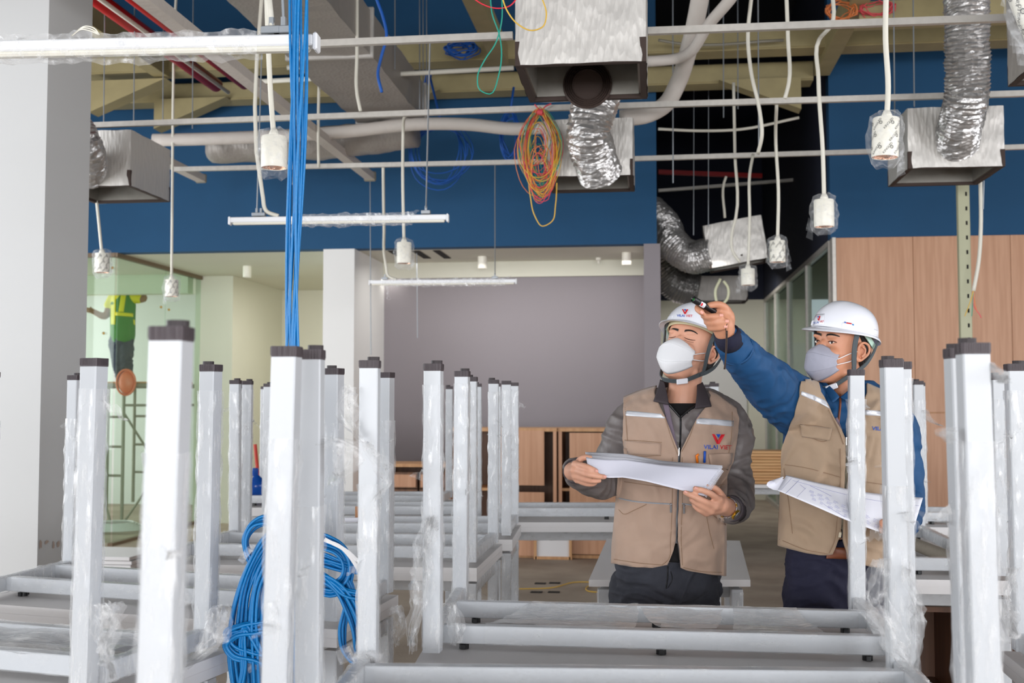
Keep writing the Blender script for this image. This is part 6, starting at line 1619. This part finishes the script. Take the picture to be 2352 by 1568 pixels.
    # green and blue flap behind the neck
    mb = MB(); ribbon(mb, smooth_path([Q(1990, 790, -.06), Q(1996, 812, -.05), Q(1988, 835, -.04)], 4), lambda p: RGT, .03); mb.build('blue_flap', 'logo_blue', hel)
    mb = MB(); ribbon(mb, smooth_path([Q(1986, 830, -.04), Q(1981, 840, -.035)], 4), lambda p: RGT, .02); mb.build('green_tip', 'w_teal', hel)
    def ringpt(y, k, kb):
        c, a, b2 = interp(c_, y), interp(a_, y)*k, interp(b_, y)*kb; r = []
        for j in range(32):
            th = 2*math.pi*j/32; cx, sy = math.cos(th), math.sin(th); e = .87
            r.append(Q(c+math.copysign(abs(cx)**e, cx)*a, y, math.copysign(abs(sy)**e, sy)*b2))
        return r
    jk = MB(); jk.rings([ringpt(*q) for q in ((1235, .93, .90), (1180, .95, .92), (1080, .94, .92), (1010, .92, .93), (950, .88, .93), (915, .80, .86), (893, .56, .74), (876, .38, .60))])
    limb(jk, [(Q(1880, 950, -.0), .085), (Q(1845, 940, .03), .096), (Q(1806, 915, .09), .088), (Q(1772, 886, .16), .078), (Q(1742, 858, .22), .067), (Q(1708, 822, .30), .055), (Q(1684, 793, .355), .046), (Q(1676, 781, .375), .042)], 20)
    limb(jk, [(Q(2035, 958), .072), (Q(2055, 985, -.01), .070), (Q(2070, 1060, -.02), .062), (Q(2076, 1125, .0), .064), (Q(2074, 1165, .06), .062), (Q(2072, 1196, .15), .050), (Q(2072, 1205, .19), .044)], 18)
    jacket = fuse(jk, 'jacket', 'jacket_blue', root, .006, 4, wrk(3, .007, 9, 16))
    mb = MB(); mb.tube([Q(1677, 783, .37), Q(1672, 773, .388), Q(1668, 762, .397)], [.040, .038, .034], 22, cap=False); mb.build('knit_cuff', 'navy_cloth', jacket, smooth=True, solid=.004)
    mb = MB(); mb.tube([Q(1692, 803, .338), Q(1690, 800, .345)], [.050, .0495], 24, cap=False); mb.build('cuff_hem', 'jacket_blue', jacket, smooth=True, solid=.004)
    cfg = dict(c=c_, a=[(y, v+4) for y, v in a_], b=[(y, v+.014) for y, v in b_], d0=d0)
    L = dict(cfg); L['inn'] = [(866, 1876), (900, 1884), (950, 1912), (1005, 1941), (1100, 1940), (1230, 1928), (1243, 1922), (1290, 1905)]; L['out'] = [(870, 1840), (920, 1834), (960, 1822), (1000, 1806), (1030, 1797), (1080, 1795), (1150, 1791), (1240, 1787), (1310, 1786)]
    L['hem'] = lambda s: 1278-26*s**1.5-6*(1-s)**6; L['top'] = lambda s: 870+2*s
    Rr = dict(cfg); Rr['inn'] = [(866, 1992), (900, 1992), (950, 1972), (1005, 1948), (1100, 1946), (1230, 1934), (1243, 1936), (1290, 1950)]; Rr['out'] = [(870, 2040), (920, 2052), (960, 2052), (1000, 2050), (1060, 2060), (1100, 2070), (1240, 2062), (1320, 2060)]
    Rr['hem'] = lambda s: 1294+14*s-10*(1-s)**6; Rr['top'] = lambda s: 880+26*s**1.3
    vm = MB(); wv = wrk(15, .0055, 9, 7); vm.grid(vest_panel(None, None, L), 30, 80); vm.grid(vest_panel(None, None, Rr), 30, 80)
    for q in vm.v: q += -FH*(wv(q)*1.9+.004*noise.noise(q*22)+.007*noise.noise(Vector((q.x*16+q.z*5, 3, q.z*4))))
    push_out(vm, bvh_of(jacket))
    vest = vm.build('vest', 'khaki2', root, smooth=True, solid=.004)
    bk = MB()
    for o_ in (L, Rr):
        k = dict(o_); k['inn'] = [(866, 1944), (1320, 1920)]; bk.grid(vest_panel(None, None, k, back=True), 16, 40)
    bk.build('vest_back', 'khaki2', root, smooth=True, solid=.004)
    vb_ = bvh_of(vest); jb = bvh_of(jacket); ab = bvh_of(vest, jacket); LIFT[id(vb_)] = .0025; LIFT[id(ab)] = .0025
    mb = MB(); line_on(mb, jb, [(1929, 905), (1930, 925), (1928, 950), (1925, 978)], .0036, .003); mb.build('jacket_zip', 'leather', jacket)
    # jacket collar opening at the throat
    carve(jacket, [(1888, 872), (1927, 909), (1972, 880), (1960, 850), (1900, 850)], d0-.02)
    for tl, tr_, br, bl in ((Q(1880, 876, .02), Q(1892, 874, .05), Q(1928, 912, .115), Q(1912, 925, .13)), (Q(1966, 878, .05), Q(1984, 880, .02), Q(1950, 926, .13), Q(1930, 912, .115))):
        mb = MB(); mb.grid(lambda u, v: (tl.lerp(tr_, u)).lerp(bl.lerp(br, u), v)-FH*(.010*math.sin(v*math.pi)+.003*math.sin(u*math.pi)), 8, 10); mb.build('collar', 'jacket_blue', jacket, smooth=True, solid=.004)
    patch(vb_, [(1841, 898), (1872, 908), (1871, 920), (1840, 907)], 'silver', 'reflective_tape', root, 6, 3, .0025)
    patch(vb_, [(1872, 909), (1905, 923), (1907, 939), (1872, 920)], 'silver', 'reflective_tape', root, 6, 3, .0025)
    patch(vb_, [(1986, 941), (2044, 944), (2044, 956), (1986, 953)], 'silver', 'reflective_tape', root, 8, 3, .0025)
    patch(vb_, [(1838, 975), (1912, 984), (1905, 1012), (1842, 1002)], 'khaki2', 'pocket_flap', root, 10, 6, .007, solid=.006)
    patch(jb, [(1918, 960), (1924, 958), (1942, 1008), (1938, 1014)], 'mesh_net', 'mesh_lining', root, 4, 10, .006)
    mb = MB()
    for pts in ([(1797, 1066), (1850, 1074), (1932, 1096)], [(1950, 1100), (2000, 1108), (2040, 1114)], [(1838, 975), (1870, 977), (1912, 984)], [(1842, 1003), (1865, 1006), (1890, 1014), (1905, 1010)], [(1903, 940), (1925, 985), (1938, 1020)], [(1930, 1030), (1930, 1120), (1922, 1200), (1916, 1245), (1905, 1270)], [(1954, 1030), (1952, 1130), (1944, 1230), (1952, 1275)], [(1800, 1075), (1812, 1160), (1820, 1225)], [(1790, 1238), (1850, 1262), (1902, 1272)]):
        line_on(mb, vb_, pts, .0011, .002)
    mb.build('stitching', 'khaki_seam', root)
    mb = MB(); line_on(mb, ab, [(1944, 1008), (1943, 1100), (1935, 1190), (1927, 1242)], .0045, .003); mb.build('vest_zip', 'zip_cream', root)
    MB().beam(cast(ab, 1944, 1004, .008), cast(ab, 1944, 1022, .008), .006, .003).build('zip_pull', 'steel', root)
    logo(vb_, root, 2035, 968, 26, .02, .003, True, 1, 60)
    tr = MB()
    tr.rings([ringpt(y, k, kb) for y, k, kb in ((1240, .80, .88), (1290, .83, .93), (1340, .84, .98), (1375, .84, 1), (1410, .7, .85))])
    zf = lambda px, z, dy=0: Vector((Q(px, 1500).x, Q(px, 1500).y+dy, z))
    for sx in (-1, 1):
        limb(tr, [(Q(1918+sx*52, 1352), .086), (Q(1918+sx*56, 1430), .086), (zf(1918+sx*60, .46), .066), (zf(1918+sx*62, .09, .02), .052)], 18)
    tro = fuse(tr, 'trousers', 'navy_cloth', root, .007, 4, wrk(9, .009, 8, 20))
    tb = bvh_of(tro)
    patch(tb, [(1898, 1256), (1960, 1258), (1960, 1284), (1898, 1282)], 'leather', 'belt', root, 12, 4, .004, solid=.003)
    for sx in (-1, 1):
        ft = zf(1918+sx*62, .045); sm = MB(); limb(sm, [(ft+FH*.06, .048), (ft-FH*.02, .046), (ft-FH*.16, .036)], 14); sm.box(ft-FH*.05+Vector((0, 0, -.032)), (.09, .26, .025), YAW, .008)
        fuse(sm, 'shoe', 'black', root, .007, 2)
    # laser pointer and its strap
    lp = thing('laser_pointer', 'black laser pointer with silver label gripped in the raised hand', 'pointer', Q(1620, 702, .44))
    a, b2 = Q(1591, 686.5, .470), Q(1652, 722, .415); ax = (b2-a).normalized(); L_ = (b2-a).length
    MB().lathe(a, [(.0045, .004), (.0075, 0), (.0095, .002), (.0098, .022), (.0092, .024), (.0092, .045), (.0082, .047), (.0082, L_), (.001, L_)], 24, ax, cap=False).build('barrel', 'black', lp, smooth='auto')
    MB().lathe(a, [(.0046, .004), (.001, .0035)], 16, ax).build('lens', mat('green laser lens', (20, 120, 40), .1), lp)
    mb = MB(); e1 = ax.cross(FH).normalized(); e2 = ax.cross(e1)
    if e2.dot(FH) > 0: e2 = -e2
    mb.grid(lambda u, v: a+ax*(.0255+.018*v)+(e2*math.cos((u-.5)*1.7-.2)+e1*math.sin((u-.5)*1.7-.2))*.0096, 8, 3); mb.build('silver_label', 'silver', lp)
    mb = MB(); mb.grid(lambda u, v: a+ax*(.027+.006*v)+(e2*math.cos((u-.5)*.9-.2)+e1*math.sin((u-.5)*.9-.2))*.0099, 5, 2); mb.build('label_print', 'logo_red', lp)
    mb = MB(); mb.tube(smooth_path([Q(1670, 742, .455), Q(1667, 758, .45), Q(1669, 766, .448)], 4), .0012, 5)
    for dx in (-1.2, 1.2): mb.tube(smooth_path([Q(1669+dx, 768, .448), Q(1668+dx, 800, .445), Q(1666+dx*.6, 830, .442), Q(1664+dx, 848, .44)], 5), .0016, 5)
    mb.tube([Q(1669, 759, .448), Q(1669, 768, .448)], .003, 8)
    mb.build('wrist_strap', 'duct_dark', lp, smooth=True)
    # drawing sheet
    ds = thing('drawing_sheet', 'large curled white plan sheet held across the pointing man', 'paper', Q(1940, 1160, .32))
    def S2(u, v, off=0):
        tx = 1806+(2120-1806)*u; ty = interp([(0, 1091), (.2, 1106), (.45, 1123), (.6, 1131), (.8, 1138), (1, 1143)], u)
        bx_ = 1786+(2092-1786)*u; by = interp([(0, 1126), (.3, 1165), (.5, 1192), (.75, 1220), (1, 1236)], u)
        x = tx+(bx_-tx)*v; y = ty+(by-ty)*v; t = .26+.075*v-.02*math.sin(u*3.1)*(1-v)+.008*math.sin(u*7)
        return Q(x, y, t+off)
    mb = MB(); mb.grid(lambda u, v: S2(u, v), 34, 12); mb.build('sheet', 'paper', ds, smooth=True, solid=.0008)
    mb = MB(); mb.grid(lambda u, v: S2(.0+u*.3, -.0-v*.0, -.01)-Vector((0, 0, 0)) if False else S2(u*.55, v*.35, -.012-.006*u), 16, 6); mb.build('second_sheet', 'paper', ds, smooth=True, solid=.0008)
    # curled corner
    rows = []
    for i in range(9):
        a0 = i/8*4.4; rr_ = lambda vv: .014*vv; rows.append([S2(0, vv, .0)-RGT*(rr_(vv)*math.sin(a0)+.018*vv*min(1, i/3))+Vector((0, 0, rr_(vv)*(1-math.cos(a0)))) for vv in (.25, .5, .75, 1)])
    MB().rings(rows, False, False).build('curled_corner', 'paper', ds, smooth=True)
    mb = MB()
    def ln(u0, v0, u1, v1, w_=.0006):
        w_ *= .7
        pts = [S2(u0+(u1-u0)*i/10, v0+(v1-v0)*i/10, .0016) for i in range(11)]; mb.tube(pts, w_, 4)
    ln(.06, .2, .99, .2); ln(.10, .1, .06, .98, .0008); ln(.045, .1, .02, .9, .0004); ln(.17, .35, .14, .95, .0004)
    rr = random.Random(5)
    for row in range(3):
        for k in range(9 if row < 2 else 5):
            u = .20+.062*k+.02*row; v = .42+.035*k+.14*row
            for j in range(3): 
                if v+.035*j < .95: ln(u, v+.035*j, u+rr.uniform(.02, .04), v+.035*j+.012, .0005)
    ln(.12, .30, .17, .42, .0006); ln(.19, .22, .36, .40, .0008); ln(.34, .80, .50, .93, .0006)
    mb.build('printed_drawing', 'print', ds)
    return root

# ---------------------------------------------------------------- worker behind the glass
def worker():
    y0 = 12.55
    q = Py(282, 885, y0); root = thing('person', 'worker in green and yellow vest on the scaffold behind the green glass', 'person', (q.x, q.y, q.z))
    W = lambda px, py, t=0: Py(px, py, y0-t)
    M['skin3'] = mat('brown skin', (150, 110, 80), .6); M['hv_green'] = mat('green safety vest', (58, 128, 44), .7); M['hv_yellow'] = mat('fluorescent yellow', (236, 222, 20), .6); M['pants'] = mat('dark blue grey work trousers', (52, 60, 78), .85)
    sk = MB()
    limb(sk, [(W(284, 668), .05), (W(284, 650), .05)]); sk.ball(W(284, 628), (.078, .095, .115), 16, 12); sk.ball(W(282, 632, .09), .015, 8, 6)
    for s_ in (-1, 1): sk.ball(W(284+s_*17, 630), (.012, .02, .03), 8, 6)
    limb(sk, [(W(282, 675), .09), (W(280, 740), .10), (W(278, 780), .10)])
    limb(sk, [(W(256, 690), .05), (W(240, 726, .05), .042), (W(214, 715, .12), .032), (W(207, 712, .14), .03)])
    for k in range(4): finger(sk, [W(206, 709+k*2.5, .14), W(201, 707+k*3, .15), W(197.5, 707+k*3, .15)], .010, .008)
    finger(sk, [W(209, 708, .15), W(208, 704, .16)], .011, .009)
    limb(sk, [(W(303, 684), .05), (W(330, 686, -.05), .042), (W(322, 668, -.1), .034), (W(316, 655, -.1), .03)])
    for k in range(4): finger(sk, [W(314+k*2, 655, -.1), W(314+k*2.4, 648, -.1), W(314+k*2.4, 643, -.1)], .010, .008)
    finger(sk, [W(312, 658, -.1), W(309, 653, -.1)], .011, .009)
    for s_ in (-1, 1): limb(sk, [(W(279+s_*9, 780), .07), (W(281+s_*8, 830, .04), .05), (W(284+s_*6, 872, -.02), .04)])
    fuse(sk, 'body', 'skin3', root, .010, 2)
    tr = MB(); limb(tr, [(W(279, 765), .12), (W(279, 785), .125)], 16)
    for s_ in (-1, 1): limb(tr, [(W(279+s_*11, 785), .092), (W(281+s_*9, 828, .06), .075), (W(286+s_*7, 870, -.03), .06)])
    fuse(tr, 'trousers', 'pants', root, .012, 3, wrk(2, .01))
    sh = MB(); limb(sh, [(W(282, 682), .125), (W(281, 700), .135), (W(280, 768), .13)], 18)
    limb(sh, [(W(262, 684), .07), (W(250, 700, .03), .055)]); limb(sh, [(W(298, 683), .07), (W(318, 686, -.03), .058)])
    fuse(sh, 'shirt', 'hv_yellow', root, .012, 3)
    vs = MB(); limb(vs, [(W(284, 688), .13), (W(283, 700), .145), (W(282, 772), .142)], 18)
    v = fuse(vs, 'vest', 'hv_green', root, .012, 3); bv = bvh_of(v); far_bv[0] = bv
    patch(bv, [(264, 716), (312, 720), (312, 728), (264, 724)], 'hv_yellow', 'reflective_band', root, 8, 2, .004)
    patch(bv, [(278, 675), (290, 675), (284, 716), (272, 716)], 'hv_yellow', 'reflective_band', root, 4, 6, .004)
    patch(bv, [(254, 680), (266, 680), (264, 745), (255, 745)], 'hv_yellow', 'shirt_front', root, 4, 6, .004)
    patch(bv, [(306, 733), (312, 736), (312, 748), (307, 744)], 'hv_yellow', 'reflective_band', root, 3, 3, .004)
    for s_ in (-1, 1):
        s2 = MB(); limb(s2, [(W(287+s_*6, 876, -.02), .05), (W(285+s_*6, 880, .10), .045)]); fuse(s2, 'shoe', 'black', root, .012, 2)
    MB().ball(W(284, 620), (.10, .125, .10), 20, 12).build('cap', mat('teal cap', (60, 150, 160), .6), root, smooth=True)
    return root
man_one(); man_two(); worker()
